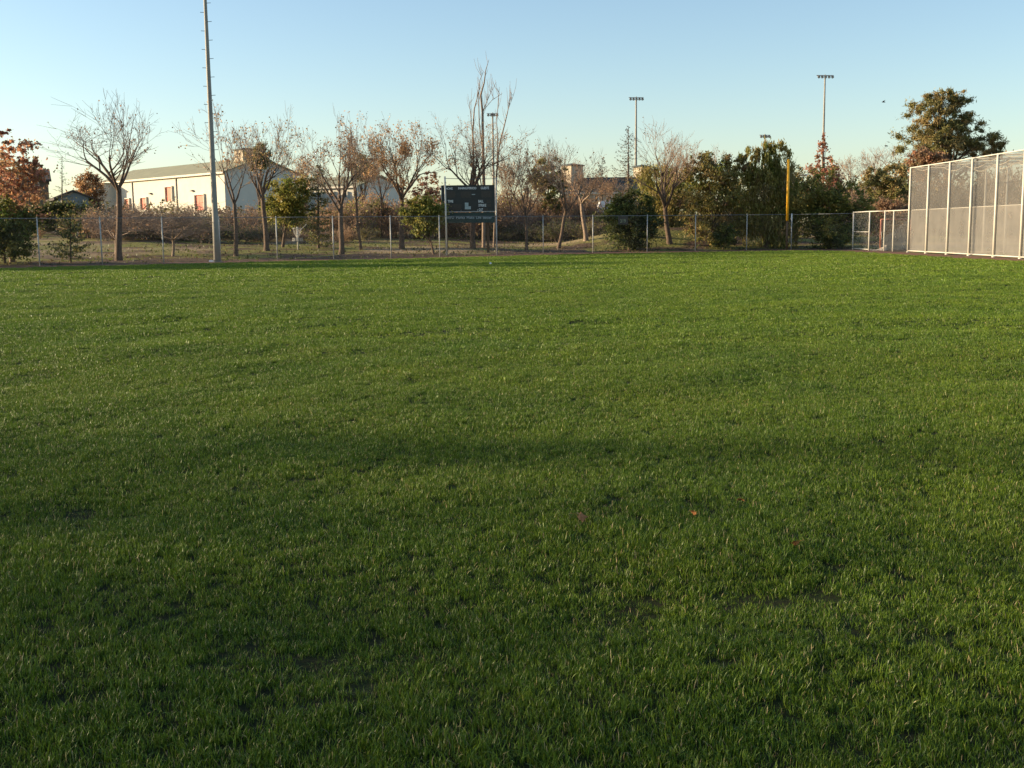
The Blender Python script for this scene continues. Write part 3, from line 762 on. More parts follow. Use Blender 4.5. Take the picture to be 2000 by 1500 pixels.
wall_door(wh, A, dl, nn, 277, 289.5, 385, 410, 'salmon')
wall_door(wh, A, dl, nn, 246, 256, 387, 410, 'salmon')
for px_ in (261.5, 347):
    t = on_wall(A, dl, px_); c = A + dl * t - nn * .08
    part('downspout', Geo().box(c + UP * (ze - .3) / 2, .07, .05, (ze - .3) / 2, dl), M['dark_steel'], wh)
for px_, py_ in ((378.5, 372.5), (297, 378)):
    t = on_wall(A, dl, px_); c = A + dl * t - nn * .18
    part('wall_lamp', Geo().box(np.array([c[0], c[1], zat(px_, py_, c[1])]), .22, .15, .10, dl), M['lamp_dark'], wh)
# roof monitor (cupola)
def cupola(e, c, ux, w, z0, z1, wmat, rmat, ov=.3, rise=.5):
    b = part('cupola', Geo().box(np.array([c[0], c[1], (z0 + z1) / 2]), w / 2, w / 2, (z1 - z0) / 2, ux), M[wmat], e)
    ux = nrm(ux); uy = np.cross(UP, ux); h = w / 2 + ov
    C = np.array([c[0], c[1], 0])
    v = [C + a * h * ux + q * h * uy + UP * (z1 + .01) for a, q in ((-1, -1), (1, -1), (1, 1), (-1, 1))]
    v += [p + UP * .10 for p in v] + [C + UP * (z1 + .1 + rise)]
    part('cupola_roof', Geo().add(v, [(3, 2, 1, 0), (0, 1, 5, 4), (1, 2, 6, 5), (2, 3, 7, 6), (3, 0, 4, 7), (4, 5, 8), (5, 6, 8), (6, 7, 8), (7, 4, 8)]), M[rmat], b)
cc = A + dl * 3.6 + nn * 5.2
cupola(wh, cc, dl, 2.15, zr - .9, zat(442, 294, cc[1]), 'tan_wall', 'dark_roof', .25, .25)
# wing standing forward at the left end of the warehouse (casts the slanting shadow)
tw = on_wall(A, dl, 226)
W0 = A + dl * tw
wg = thing('warehouse_wing', 'shaded grey wing standing forward at the left end of the cream warehouse', 'building', (W0[0], W0[1], float(terrain(W0[0], W0[1]))))
wl, ww = 3.4, 3.5
f0, f1 = W0 - nn * wl, W0 - nn * wl + dl * ww
part('side_wall', Geo().add([W0 - UP * .5, f0 - UP * .5, f0 + UP * (ze - .3), W0 + UP * (ze - .3)], [(0, 1, 2, 3)]), M['cream_wall'], wg)
part('front_wall', Geo().add([f0 - UP * .5, f1 - UP * .5, f1 + UP * (ze - .3), f0 + UP * (ze - .3)], [(0, 1, 2, 3)]), M['cream_wall'], wg)
part('far_side_wall', Geo().add([f1 - UP * .5, f1 + nn * wl - UP * .5, f1 + nn * wl + UP * (ze - .3), f1 + UP * (ze - .3)], [(0, 1, 2, 3)]), M['cream_wall'], wg)
part('roof', Geo().box((f0 + f1) / 2 + nn * (wl / 2 - .2) + UP * (ze - .24), ww / 2 + .2, wl / 2 + .15, .07, dl), M['olive_roof'], wg)
# second warehouse
A2 = onY(697.5, 400, 152); A2[2] = 0
ze2 = zat(697, 364, 152); zr2 = zat(728, 344, 155)
w2, A2, d2, n2 = gable_building('storage_building', 'shaded grey storage building with olive roof behind the middle bare trees', A2, (-.86, .50, 0), 19, (.50, .86, 0), 10.5, ze2, zr2, ('cream_wall', 'olive_roof', 'fascia'))
for px_ in (600, 622, 646, 672): wall_door(w2, A2, d2, n2, px_, px_ + 9, 374, 386, 'window', 'window')
# dark-roofed building with two cream roof towers
A3 = onY(1142, 400, 148); A3[2] = 0
zr3 = zat(1190, 347.5, 152); ze3 = zat(1190, 374, 148)
w3, A3, d3, n3 = gable_building('park_building', 'long dark green roofed building with two cream roof turrets behind the trees', onY(1268, 400, 150), (-1, .06, 0), 11.4, (.06, 1, 0), 7.5, ze3, zr3, ('tan_wall', 'dark_roof', 'fascia'))
for px0, px1, py0 in ((1096.5, 1138, 321.5), (1238, 1271, 325.5)):
    c = onY((px0 + px1) / 2, 340, 154)
    cupola(w3, c, (.80, .60, 0), (px1 - px0) / FPX * 154 / 1.38, zr3 - 2.2, zat(1117, py0 + 3, 154), 'tan_wall', 'dark_roof', .18, .28)
for px_ in (1160, 1185, 1212): wall_door(w3, A3, d3, n3, px_, px_ + 10, 381, 394, 'window', 'window')
# houses on the far left
h1, *_ = gable_building('brown_house', 'brown two storey house half hidden by the orange autumn tree', onY(97, 400, 128), (-1, -.04, 0), 8.0, (-.40, .92, 0), 8, zat(80, 352, 128), zat(80, 334, 132), ('brown_wall', 'brown_roof', 'brown_roof'))
A4 = onY(97, 400, 128); A4[2] = 0
for (x0, x1, y0, y1) in ((41, 58, 348, 360), (66, 80, 352, 366), (14, 22, 346, 360)): wall_door(h1, A4, np.array([-1, -.04, 0]) / 1.0008, np.array([-.04, 1, 0]), x0, x1, y0, y1, 'window', 'window')
h2, *_ = gable_building('dark_house', 'low shaded blue grey house with dark gable roof under the small bare conifer', onY(114, 400, 112), (-.45, .90, 0), 9.0, (1, .10, 0), 2.9, zat(145, 386, 112), zat(140, 374, 112), ('blue_wall', 'brown_roof', 'brown_roof'))
# white van shape standing in for a sun glint between the bushes
cb = onY(1182, 398, 112); cz = float(terrain(cb[0], 112))
zc = zat(1181, 397, 112)
car = thing('glint_van', 'white van shape standing in for a sun glint between the thicket and dark evergreen', 'van', (cb[0], 112, cz))
prof = [(-2.2, .45), (-2.2, 1.0), (-1.75, 1.25), (-1.2, zc - cz + .16), (-.6, zc - cz + .30), (1.9, zc - cz + .30), (2.15, zc - cz), (2.2, .45)]
def carv(y, s=1): return [np.array([cb[0] + .65 + x * s, 112 + y, cz + z]) for x, z in prof]
a_, b_ = carv(-.9), carv(.9); n_ = len(prof)
part('body', Geo().add(a_ + b_, [tuple(range(n_)), tuple(range(2 * n_ - 1, n_ - 1, -1))] + [(i, n_ + i, n_ + (i + 1) % n_, (i + 1) % n_) for i in range(n_)]), M['white_paint'], car)
part('side_window', Geo().box((cb[0] + 1.5, 112 - .905, zc - .22), .7, .012, .14), M['window'], car)
for x in (-.8, 2.0):
    part('wheel', Geo().tube([np.array([cb[0] + x, 112 - .95, cz + .33]), np.array([cb[0] + x, 112 - .72, cz + .33])], .33, 14), M['rubber'], car)
# ---------------------------------------------------------------- vegetation tools
class Tubes:
    def __init__(s): s.p = []; s.r = []
    def add(s, pts, rad): s.p.append(np.asarray(pts, float)); s.r.append(np.asarray(rad, float))
    def build(s, name, org, sides_min=3):
        groups = {}
        for p, r in zip(s.p, s.r):
            sd_ = 9 if r[0] > .10 else (6 if r[0] > .035 else (4 if r[0] > .016 else sides_min))
            groups.setdefault((len(p), sd_), []).append((p, r))
        V = []; F = []; o = 0
        for (n, k), L in groups.items():
            P = np.stack([q[0] for q in L]); Rr = np.stack([q[1] for q in L]); N = len(L)
            T = nrm(np.gradient(P, axis=1)); ref = np.tile(np.array([.31, .52, .12]), (N, n, 1))
            bad = np.abs((T * nrm(ref)).sum(-1)) > .9; ref[bad] = (-.6, .2, .7)
            U = nrm(np.cross(T, ref)); W = np.cross(T, U); a = np.arange(k) * 2 * math.pi / k
            ring = P[:, :, None] + Rr[:, :, None, None] * (np.cos(a)[None, None, :, None] * U[:, :, None] + np.sin(a)[None, None, :, None] * W[:, :, None])
            V.append(ring.reshape(-1, 3)); base = np.arange(N)[:, None, None] * n * k + o
            i = np.arange(n - 1)[None, :, None] * k; j = np.arange(k)[None, None, :]; j2 = (j + 1) % k
            F.append(np.stack([base + i + j, base + i + j2, base + i + k + j2, base + i + k + j], -1).reshape(-1, 4)); o += N * n * k
        return fast_mesh(name, np.concatenate(V) - np.asarray(org), np.concatenate(F), True)
def rot_toward(d, ang, rng):
    a = np.cross(d, nrm(rng.normal(size=3))); a = nrm(a)
    return nrm(d * math.cos(ang) + a * math.sin(ang))
def grow(tb, tips, p, d, L, r, lvl, mx, rng, cfg):
    n = 5 if lvl < 2 else 4
    pts = [p]; dd = d
    for i in range(n - 1):
        dd = nrm(dd + rng.normal(0, cfg['wob'], 3) + UP * cfg['up'] * (.5 if lvl < 2 else 1)); pts.append(pts[-1] + dd * L / (n - 1))
    rr = np.linspace(r, r * cfg['tap'], n)
    tb.add(pts, rr)
    if lvl >= mx: tips.append((pts[-1], dd)); tips.append((pts[1], dd)); return
    k = cfg['kids'][lvl]
    for c in range(k):
        u = rng.uniform(.30, 1.0) if c else 1.0
        i = min(n - 2, int(u * (n - 1))); fpos = u * (n - 1) - i
        q = pts[i] * (1 - fpos) + pts[i + 1] * fpos
        cd = rot_toward(dd, rng.uniform(*cfg['ang']) * (.55 if c == 0 else 1), rng)
        if cd[2] < cfg.get('minz', -.15): cd[2] = abs(cd[2]) * .3; cd = nrm(cd)
        grow(tb, tips, q, cd, L * rng.uniform(*cfg['shr']), max(rr[min(i, n - 1)] * cfg['rk'], cfg['rmin']), lvl + 1, mx, rng, cfg)
CFG = dict(wob=.11, up=.09, tap=.55, kids=[4, 3, 4, 3, 3], ang=(.30, .90), shr=(.52, .80), rk=.55, rmin=.0085)
def leaves_at(cen, out, size, wid, tints, rng, jitter=.25, droop=0.0, flat_up=0.0):
    n = len(cen)
    ax = rng.normal(size=(n, 3)) + out * .5; ax[:, 2] -= droop * 2.2; ax = nrm(ax)
    nn_ = rng.normal(size=(n, 3)) + out * .7 + UP * flat_up; sd_ = nrm(np.cross(ax, nn_))
    L = size * rng.uniform(.6, 1.35, (n, 1)); W = wid * rng.uniform(.6, 1.3, (n, 1))
    v = np.stack([cen - ax * L * .5, cen + sd_ * W * .5 - ax * L * .05, cen + ax * L * .5, cen - sd_ * W * .5 - ax * L * .05], 1)
    t = tints * (1 + rng.uniform(-jitter, jitter, (n, 1))) * (1 + rng.uniform(-.08, .08, (n, 3)))
    return v.reshape(-1, 3), np.arange(n * 4).reshape(-1, 4), np.repeat(np.concatenate([t, np.ones((n, 1))], 1), 4, 0)
def tint_pick(tints, n, rng):
    T = np.array(tints); i = rng.integers(0, len(T), n); j = rng.integers(0, len(T), n); k = rng.random((n, 1))
    return T[i] * k + T[j] * (1 - k)
def bare_tree(label, base, fork_y, crown, seed, r0=.19, limbs=5, tints=None, nleaf=500, lsize=.11, mx=4, cat='tree', name='bare_tree', mat='bark', twig='twig_grey', group=None,
              cfg=None, lean=0.0, first=(.25, .75), Y=None, trunk_pale=False):
    nleaf = int(nleaf * 2.4); lsize *= 1.05; r0 *= .84; rng = np.random.default_rng(seed); C = dict(CFG); C.update(cfg or {})
    b = ground(*base) if Y is None else np.array([onY(base[0], base[1], Y)[0], Y, 0.0])
    if Y is not None: b[2] = float(terrain(b[0], Y))
    e = thing(name, label, cat, b, group)
    x0, x1, yt = crown; top = onY(base[0], yt, b[1])[2]; xl = onY(x0, yt + 60, b[1])[0]; xr = onY(x1, yt + 60, b[1])[0]
    fk = onY(base[0] + lean, fork_y, b[1]); F = np.array([fk[0], b[1], fk[2]])
    tb = Tubes(); tips = []
    for i in range(limbs):
        a = 6.283 * (i + rng.uniform(-.25, .25)) / limbs; t = rng.uniform(*first)
        d = np.array([math.sin(t) * math.cos(a), math.sin(t) * math.sin(a), math.cos(t)])
        q = F - UP * (0 if i < limbs // 2 + 1 else rng.uniform(0, .25) * (F[2] - b[2]))
        grow(tb, tips, q, d, 2.9 * rng.uniform(.8, 1.15), r0 * rng.uniform(.42, .62), 0, mx, rng, C)
    allp = np.concatenate(tb.p); lo, hi = np.percentile(allp, 3.0, 0), np.percentile(allp, 97.0, 0); hi[2] = np.percentile(allp[:, 2], 99.2)
    sl = (F[0] - xl) / max(F[0] - lo[0], .2); sr = (xr - F[0]) / max(hi[0] - F[0], .2); sy = (sl + sr) / 2; sz = (top - F[2]) / max(hi[2] - F[2], .2)
    def fit(P):
        P = np.array(P, float); dx = P[..., 0] - F[0]
        w = .5 + .5 * np.tanh(dx * 1.2)
        P[..., 0] = F[0] + dx * (sl * (1 - w) + sr * w); P[..., 1] = F[1] + (P[..., 1] - F[1]) * sy; P[..., 2] = F[2] + (P[..., 2] - F[2]) * np.where(P[..., 2] > F[2], sz, .8); return P
    tb.p = [fit(p) for p in tb.p]
    big = Tubes(); small = Tubes()
    n = 7; us = np.linspace(0, 1, n)
    tr = [b * (1 - u) + F * u - UP * .15 * (1 - u) + np.array([math.sin(u * 4 + seed) * .06, 0, 0]) * u * (1 - u) * 3 for u in us]
    big.add(tr, np.interp(us, [0, .08, 1], [r0 * 1.45, r0 * 1.08, r0 * .82]))
    for p, r in zip(tb.p, tb.r): (big if r[0] > .03 else small).add(p, r)
    link('trunk', big.build('trunk', b), M[mat], e)
    link('twigs', small.build('twigs', b), M[twig], e)
    if tints and nleaf:
        P = fit(np.array([t[0] for t in tips])); ii = rng.integers(0, len(P), nleaf)
        cen = P[ii] + rng.normal(0, .10, (nleaf, 3)) - UP * .05
        # leaves linger in patches
        cen = cen[vnoise(cen[:, 0], cen[:, 2], 1.5, seed) + rng.normal(0, .6, nleaf) > -.1]
        v, f, t = leaves_at(cen, np.zeros_like(cen), lsize, lsize * .8, tint_pick(tints, len(cen), rng), rng)
        link('leaves', fast_mesh('leaves', v - b, f, attrs={'tint': t}), M['leaf'], e)
    return e
def crown_mesh(e, b, cen, half, tints, rng, nclump, nleaf, lsize, lwid, rc, droop, mat, shape='round', zflat=.75, inner=.5, name='crown', gap=0.0):
    pts = []
    while len(pts) < nclump:
        u = nrm(rng.normal(size=3)) * rng.random() ** inner
        if shape == 'cone':
            h = rng.random() ** 1.5; a = rng.uniform(0, 6.283); rr = (1 - h) * (.35 + .65 * rng.random() ** .5)
            u = np.array([rr * math.cos(a), rr * math.sin(a), 2 * h - 1])
        if shape == 'dome' and u[2] < 0: u[2] *= .8
        u = u * (1 + .16 * math.sin(3 * u[0] + seedphase(rng)) * math.cos(4 * u[2] + u[1] * 3))
        pts.append(u)
    pts = np.array(pts); C = cen + pts * (np.asarray(half) * (1.10 - rc * .5))
    rad = rc * min(half[0], half[2]) * rng.uniform(.55, 1.5, nclump)
    if shape == 'cone': rad = rad * np.clip(1.15 - .8 * (pts[:, 2] * .5 + .5), .25, 1.1)
    per = np.maximum(6, (nleaf * rad ** 2 / (rad ** 2).sum())).astype(int)
    V = []; tt = tint_pick(tints, nclump, rng); O = []; T = []
    for c, r_, k, t in zip(C, rad, per, tt):
        d = nrm(rng.normal(size=(k, 3))); rr = r_ * np.minimum(np.abs(rng.normal(0, .62, (k, 1))), 1.9)
        st = nrm(rng.normal(size=3) + UP * .4 + nrm(c - cen) * .6); p = c + d * rr * np.array([1, 1, zflat]); p = p + st * ((p - c) @ st)[:, None] * .7
        if droop: p[:, 2] -= droop * r_ * rng.random(k) ** 2 * 2.0
        V.append(p); O.append(d); T.append(np.repeat(t[None], k, 0))
    V = np.concatenate(V); O = np.concatenate(O); T = np.concatenate(T)
    v, f, t = leaves_at(V, O, lsize, lwid, T, rng, droop=min(1.2, droop))
    link(name, fast_mesh(name, v - b, f, attrs={'tint': t}), M[mat], e)
    return C
_ph2 = [0.7]
def seedphase(rng): return _ph2[0]
def leafy(name, label, rect, tints, seed, base=None, Y=None, nclump=60, nleaf=6000, lsize=.16, lwid=.10, rc=.22, droop=0.0, mat='leaf', shape='round', r0=.12, cat='tree', group=None, trunk=True,
          dscale=1.0, lobes=None, zflat=.75, inner=.42, bark='bark', limbs=12, full=1.0):
    rng = np.random.default_rng(seed); _ph2[0] = seed * 1.7; nclump = int(nclump * 1.7); nleaf = int(nleaf * 2.2 * full); lsize *= 1.15; lwid *= 1.2
    x0, x1, y0, y1 = rect
    if Y is None: b = ground(*base)
    else:
        bx = base[0] if base else (x0 + x1) / 2
        q = onY(bx, 450, Y); b = np.array([q[0], Y, float(terrain(q[0], Y))])
    e = thing(name, label, cat, b, group); Yb = b[1]
    P0, P1 = onY(x0, (y0 + y1) / 2, Yb), onY(x1, (y0 + y1) / 2, Yb); zt = onY((x0 + x1) / 2, y0, Yb)[2]; zb = max(onY((x0 + x1) / 2, y1, Yb)[2], b[2] + .03)
    cen = np.array([(P0[0] + P1[0]) / 2, Yb, (zt + zb) / 2]); half = np.array([(P1[0] - P0[0]) / 2, (P1[0] - P0[0]) / 2 * dscale, (zt - zb) / 2])
    CC = []
    lob = lobes or [(0, 0, 0, 1, 1)]
    tot = sum(l[3] * l[4] for l in lob)
    for li, (lx, ly, lz, sx, sz) in enumerate(lob):
        CC.append(crown_mesh(e, b, cen + half * np.array([lx, ly, lz]), half * np.array([sx, sx, sz]), tints, rng, max(5, int(nclump * sx * sz / tot)), int(nleaf * sx * sz / tot), lsize, lwid, rc, droop, mat, shape, zflat, inner))
    CC = np.concatenate(CC)
    if trunk:
        tb = Tubes(); topz = (zt - .15 * (zt - zb)) if shape == 'cone' else (zb + .45 * (zt - zb))
        tx = cen[0] if lobes is None else cen[0] * .6 + b[0] * .4
        tr = [np.array([b[0] + (tx - b[0]) * u, Yb, b[2] - .1 + (topz - b[2] + .1) * u]) + np.array([math.sin(3 * u + seed) * .08 * u, 0, 0]) for u in np.linspace(0, 1, 7)]
        tb.add(tr, np.linspace(r0 * 1.2, r0 * .35, 7))
        for c in CC[rng.permutation(len(CC))[:limbs]]:
            s0 = tr[int(rng.integers(2, 6))]
            if c[2] < s0[2]: s0 = tr[1] if c[2] > tr[1][2] else tr[1] * .5 + tr[0] * .5
            tb.add([s0, s0 * .6 + c * .4 + UP * .15, c * .7 + s0 * .3 + UP * .1, c], np.linspace(r0 * .42, .012, 4))
        link('trunk', tb.build('trunk', b), M[bark], e)
    return e
def conifer(name, label, px, ytop, ybot, halfw, seed, Y=None, base=None, tints=((.05, .06, .03),), nbr=60, droop=.25, upturn=.25, dens=16, lsize=.16, lwid=.06, r0=.14, power=1.0, cat='tree', bark='bark', mat='needle', spread=.10):
    rng = np.random.default_rng(seed)
    b = ground(*base) if Y is None else np.array([onY(px, 450, Y)[0], Y, 0.0])
    if Y is not None: b[2] = float(terrain(b[0], Y))
    e = thing(name, label, cat, b); Yb = b[1]
    zt = onY(px, ytop, Yb)[2]; zb = max(onY(px, ybot, Yb)[2], b[2] + .15); hw = halfw * Yb / FPX; tx = onY(px, ytop, Yb)[0]
    tb = Tubes(); tr = [np.array([b[0] + (tx - b[0]) * u, Yb, b[2] - .1 + (zt - b[2] + .1) * u]) for u in np.linspace(0, 1, 6)]
    tb.add(tr, np.linspace(r0, .015, 6)); L = []
    for i in range(nbr):
        u = (i + rng.random()) / nbr; z = zb + (zt - zb) * u; ln = hw * (1 - u) ** power * rng.uniform(.65, 1.12) + .08; a = rng.uniform(0, 6.283)
        x = b[0] + (tx - b[0]) * (z - b[2]) / (zt - b[2]); d = np.array([math.cos(a), math.sin(a), 0])
        s = np.linspace(0, 1, 5)[:, None]
        p = np.array([x, Yb, z]) + d * ln * s + UP * ln * (-droop * s + (droop + upturn) * s ** 2.5 * .9)
        tb.add(p, np.linspace(max(.012, r0 * .22 * (1 - u)), .008, 5))
        k = max(3, int(dens * ln / hw * 1.6 + 2)); uu = rng.uniform(.12, 1, k) * 4; ii = np.minimum(uu.astype(int), 3); fr = (uu - ii)[:, None]
        c = p[ii] * (1 - fr) + p[ii + 1] * fr; sdv = np.array([-d[1], d[0], 0])
        c = c + sdv * rng.normal(0, spread * ln + .04, (k, 1)) + rng.normal(0, .05, (k, 3)); L.append(c)
    cen = np.concatenate(L)
    v, f, t = leaves_at(cen, np.zeros_like(cen) + UP * .3, lsize, lwid, tint_pick(tints, len(cen), rng), rng)
    link('trunk', tb.build('trunk', b), M[bark], e)
    link('foliage', fast_mesh('foliage', v - b, f, attrs={'tint': t}), M[mat], e)
    return e

# colours of leaves
TAN = [(.48, .29, .14), (.42, .24, .11), (.54, .36, .19)]
BROWN = [(.27, .17, .10), (.32, .20, .12)]
ORANGE = [(.52, .26, .14), (.46, .21, .13), (.54, .32, .17), (.38, .26, .13)]
RED = [(.46, .20, .13), (.42, .22, .14), (.36, .17, .11)]
DKGREEN = [(.080, .105, .032), (.105, .120, .038), (.14, .13, .046)]
GREEN = [(.165, .195, .040), (.225, .225, .050), (.28, .245, .065)]
OLIVE = [(.33, .285, .085), (.39, .32, .10), (.29, .215, .09)]
YGREEN = [(.29, .26, .055), (.22, .22, .05), (.34, .27, .07)]
PINE = [(.20, .185, .060), (.27, .225, .070), (.15, .15, .055), (.33, .23, .09)]

# ---------------------------------------------------------------- bare trees behind the fence, left to right
bare_tree('large bare tree with vase shaped crown left of the cream warehouse', (232, 510), 368, (108, 287, 198), 11, .20, 5, BROWN, 200, .11, first=(.15, .65), cfg=dict(kids=[4, 4, 3, 3], wob=.09, shr=(.5, .80)))
bare_tree('bare forked tree directly behind the tall light pole', (461, 501), 398, (372, 508, 205), 12, .15, 3, BROWN + TAN, 300, .12, lean=-3, first=(.15, .5), cfg=dict(kids=[5, 3, 3, 3], wob=.09))
bare_tree('bare tree in front of the warehouse gable with yellow brown leaves low down', (521, 490), 382, (466, 574, 225), 13, .19, 5, TAN + YGREEN[:1], 420, .12, lean=-8)
bare_tree('wide bare tree right of the disc golf basket', (667, 497), 402, (584, 722, 236), 14, .19, 6, TAN + BROWN, 900, .115, lean=-1)
bare_tree('slim leaning bare tree left of the broad tan leaved tree', (705, 488), 395, (684, 766, 258), 15, .11, 4, TAN + BROWN, 600, .115, lean=-9)
bare_tree('broad tree with many dry tan leaves left of the scoreboard', (785, 486), 388, (700, 860, 236), 16, .21, 7, TAN, 2300, .12, lean=0, mat='bark')
bare_tree('spreading bare tree rising directly behind the scoreboard', (924, 486), 372, (842, 1004, 238), 17, .20, 7, TAN, 500, .11, lean=-2, first=(.3, .9))
bare_tree('thin brown twigged tree right of the scoreboard', (1029, 488), 420, (968, 1066, 285), 18, .12, 6, BROWN + TAN, 700, .11, lean=-3, twig='twig_brown', first=(.3, 1.0))
bare_tree('crooked leaning bare tree with a low fork between scoreboard and marker', (1090, 485), 415, (1052, 1172, 275), 19, .15, 4, BROWN, 200, .11, lean=14, twig='twig_grey')
bare_tree('pale trunked bare tree in the thicket left of the dark evergreen', (1145, 470), 398, (1100, 1186, 318), 20, .19, 5, BROWN, 150, .11, lean=-9, mat='bark_pale', twig='twig_brown')
bare_tree('large bare tree standing before the green trees left of the foul pole', (1308, 477), 405, (1232, 1356, 243), 21, .22, 6, BROWN, 120, .11, lean=-9, twig='twig_brown')
def stem_tree(label, base, Y, stems, r0, seed):
    rng = np.random.default_rng(seed); b = onY(base, 450, Y); b[2] = float(terrain(b[0], Y)); b[1] = Y
    e = thing('bare_poplar', label, 'tree', b); big = Tubes(); small = Tubes(); first = True
    for pts, r_ in stems:
        P = np.array([onY(px, py, Y) for px, py in pts]); P[:, 1] += np.linspace(0, rng.uniform(-.6, .6), len(P))
        if first: P[0] = b - UP * .1; first = False
        big.add(P, np.linspace(r_, .012, len(P)) if len(P) > 1 else r_)
        for k in range(9):
            i = int(rng.integers(1, len(P) - 1)) if len(P) > 2 else 0
            u = rng.random(); q = P[i] * (1 - u) + P[min(i + 1, len(P) - 1)] * u
            d = nrm(np.array([rng.normal(0, .35), rng.normal(0, .35), 1.0])); L = rng.uniform(.4, 1.5)
            small.add([q, q + d * L * .5, q + nrm(d + UP * .4) * L], np.linspace(.014, .007, 3))
    link('trunk', big.build('trunk', b), M['bark_pale'], e); link('twigs', small.build('twigs', b), M['twig_brown'], e)
stem_tree('tallest bare poplar with upright whip stems above the scoreboard', 944, 80, [
    ([(944, 480), (945, 358), (943, 272), (942.6, 220), (939, 186), (945.5, 163), (949, 137), (955, 117)], .13),
    ([(944, 400), (925, 330), (923, 261), (926, 212), (932, 189), (936, 170)], .10),
    ([(943, 380), (930, 300), (922, 255), (918, 215), (916, 196)], .05),
    ([(943, 300), (936, 240), (935, 190), (937, 158), (944, 143)], .05),
    ([(942.6, 222), (946, 213), (961, 195), (981, 182)], .028),
    ([(942.6, 218), (950, 200), (956, 186), (969, 160)], .03)], .13, 22)
stem_tree('second bare poplar with curved upright stems right of the scoreboard', 964, 81, [
    ([(964, 480), (969, 350), (975, 284), (984, 249), (991, 220), (995, 200), (999, 180)], .085),
    ([(970, 340), (972, 272), (970, 238), (974, 186), (975, 168)], .045),
    ([(984, 249), (992, 215), (1004, 182)], .02)], .1, 23)
scr = dict(wob=.22, up=.10, kids=[5, 5, 4, 3], ang=(.4, 1.1))
bare_tree('small domed bare tree with pale trunk left of the light pole', (338, 501), 468, (250, 428, 398), 24, .10, 7, BROWN, 200, .10, mat='bark_pale', cfg=scr, first=(.3, 1.25))
bare_tree('small domed bare tree with pale trunk beside the large left tree', (225, 497), 465, (165, 300, 402), 25, .085, 6, BROWN, 150, .10, mat='bark_pale', cfg=scr, first=(.3, 1.25))
bare_tree('pale bare tree behind the small pine near the batting cage', (1716, 470), 345, (1680, 1765, 284), 26, .14, 5, None, 0, twig='twig_brown', mat='bark_pale', Y=118)
bare_tree('pale bare tree right of the red leaved conifer', (1660, 470), 360, (1625, 1700, 305), 27, .12, 5, TAN, 200, twig='twig_brown', mat='bark_pale', Y=122)

for lab_, bx_, fk_, cr_, sd_2, Yb_ in (
        ('slender brown bare tree close right of the scoreboard poles', 996, 400, (958, 1034, 296), 181, 95),
        ('brown bare tree behind the olive cypress clump', 1066, 395, (1032, 1104, 288), 182, 104),
        ('low brown bare tree before the long dark green roof', 1182, 412, (1148, 1218, 346), 183, 101),
        ('brown bare tree filling the gap between the slim and the broad tan tree', 745, 392, (712, 786, 286), 184, 98),
        ('fine twigged bare tree behind the disc golf basket', 596, 400, (566, 634, 306), 185, 98),
        ('fine twigged bare tree left of the green willow', 1352, 380, (1316, 1398, 282), 186, 99)):
    bare_tree(lab_, (bx_, 470), fk_, cr_, sd_2, .10, 5, TAN + BROWN, 350, .11, Y=Yb_, twig='twig_brown', first=(.2, .8), cfg=dict(wob=.14, kids=[4, 4, 4, 3]))
# ---------------------------------------------------------------- leafy trees and conifers
leafy('autumn_tree', 'orange and red autumn tree at the far left edge behind the fence', (-60, 98, 250, 445), ORANGE, 31, base=(24, 512), full=.42, nclump=80, nleaf=6500, lsize=.15, lwid=.12, rc=.20, r0=.13, bark='bark_pale', lobes=[(0, 0, -.1, .95, .85), (-.15, 0, .72, .34, .34), (.55, 0, .22, .38, .33)])
leafy('evergreen_shrub', 'dark green shrub in the bottom left corner against the fence', (-60, 66, 392, 519), GREEN + DKGREEN, 32, base=(10, 515), nclump=70, nleaf=7000, lsize=.14, lwid=.09, rc=.24, r0=.06, cat='shrub')
conifer('young_conifer', 'small dark young tree between the two leftmost fence posts', 137, 410, 506, 46, 33, base=(138, 514), tints=DKGREEN + OLIVE[:1], nbr=44, droop=.05, upturn=.25, dens=34, lsize=.15, lwid=.08, r0=.06, power=.7, spread=.2)
leafy('hedge', 'dark shaded evergreen hedge in front of the low blue grey house', (44, 182, 388, 448), DKGREEN, 34, Y=97, nclump=50, nleaf=5500, lsize=.18, lwid=.12, rc=.40, trunk=True, r0=.08, cat='hedge', dscale=.3, lobes=[(-.62, 0, -.1, .42, .85), (-.1, 0, 0, .45, .95), (.5, 0, -.05, .5, .9)])
leafy('round_tree', 'rounded brown leaved tree behind the low house', (138, 200, 341, 412), TAN + BROWN, 35, Y=126, nclump=60, nleaf=4500, lsize=.2, lwid=.14, rc=.25, r0=.12)
conifer('small_bare_conifer', 'small nearly bare conifer spire above the low blue grey house', 121, 306, 398, 24, 36, Y=106, tints=[(.07, .07, .05), (.10, .085, .06)], nbr=38, droop=-.12, upturn=.2, dens=7, lsize=.14, lwid=.05, r0=.10, power=.8)
leafy('pine_tree', 'dark rounded pine top above the warehouse gable', (478, 536, 279, 400), PINE, 37, Y=126, nclump=60, nleaf=4200, lsize=.3, lwid=.07, rc=.24, mat='needle', r0=.2, lobes=[(0, 0, .55, .9, .45)])
leafy('green_tree', 'bushy yellow green tree left of the disc golf basket', (512, 608, 340, 452), YGREEN + GREEN + GREEN, 38, base=(552, 483), nclump=80, nleaf=5600, lsize=.15, lwid=.10, rc=.20, r0=.10)
conifer('spruce_tree', 'dark irregular spruce right of the disc golf basket', 621, 322, 482, 36, 39, base=(622, 485), tints=DKGREEN + PINE[:2], nbr=64, droop=.18, upturn=.10, dens=30, lsize=.19, lwid=.08, r0=.11, power=.45, spread=.2)
leafy('green_tree', 'small rounded sunlit green tree left of the scoreboard posts', (786, 874, 384, 456), YGREEN[1:2] + GREEN + GREEN, 40, base=(848, 498), nclump=90, nleaf=6500, lsize=.13, lwid=.09, rc=.21, r0=.075)
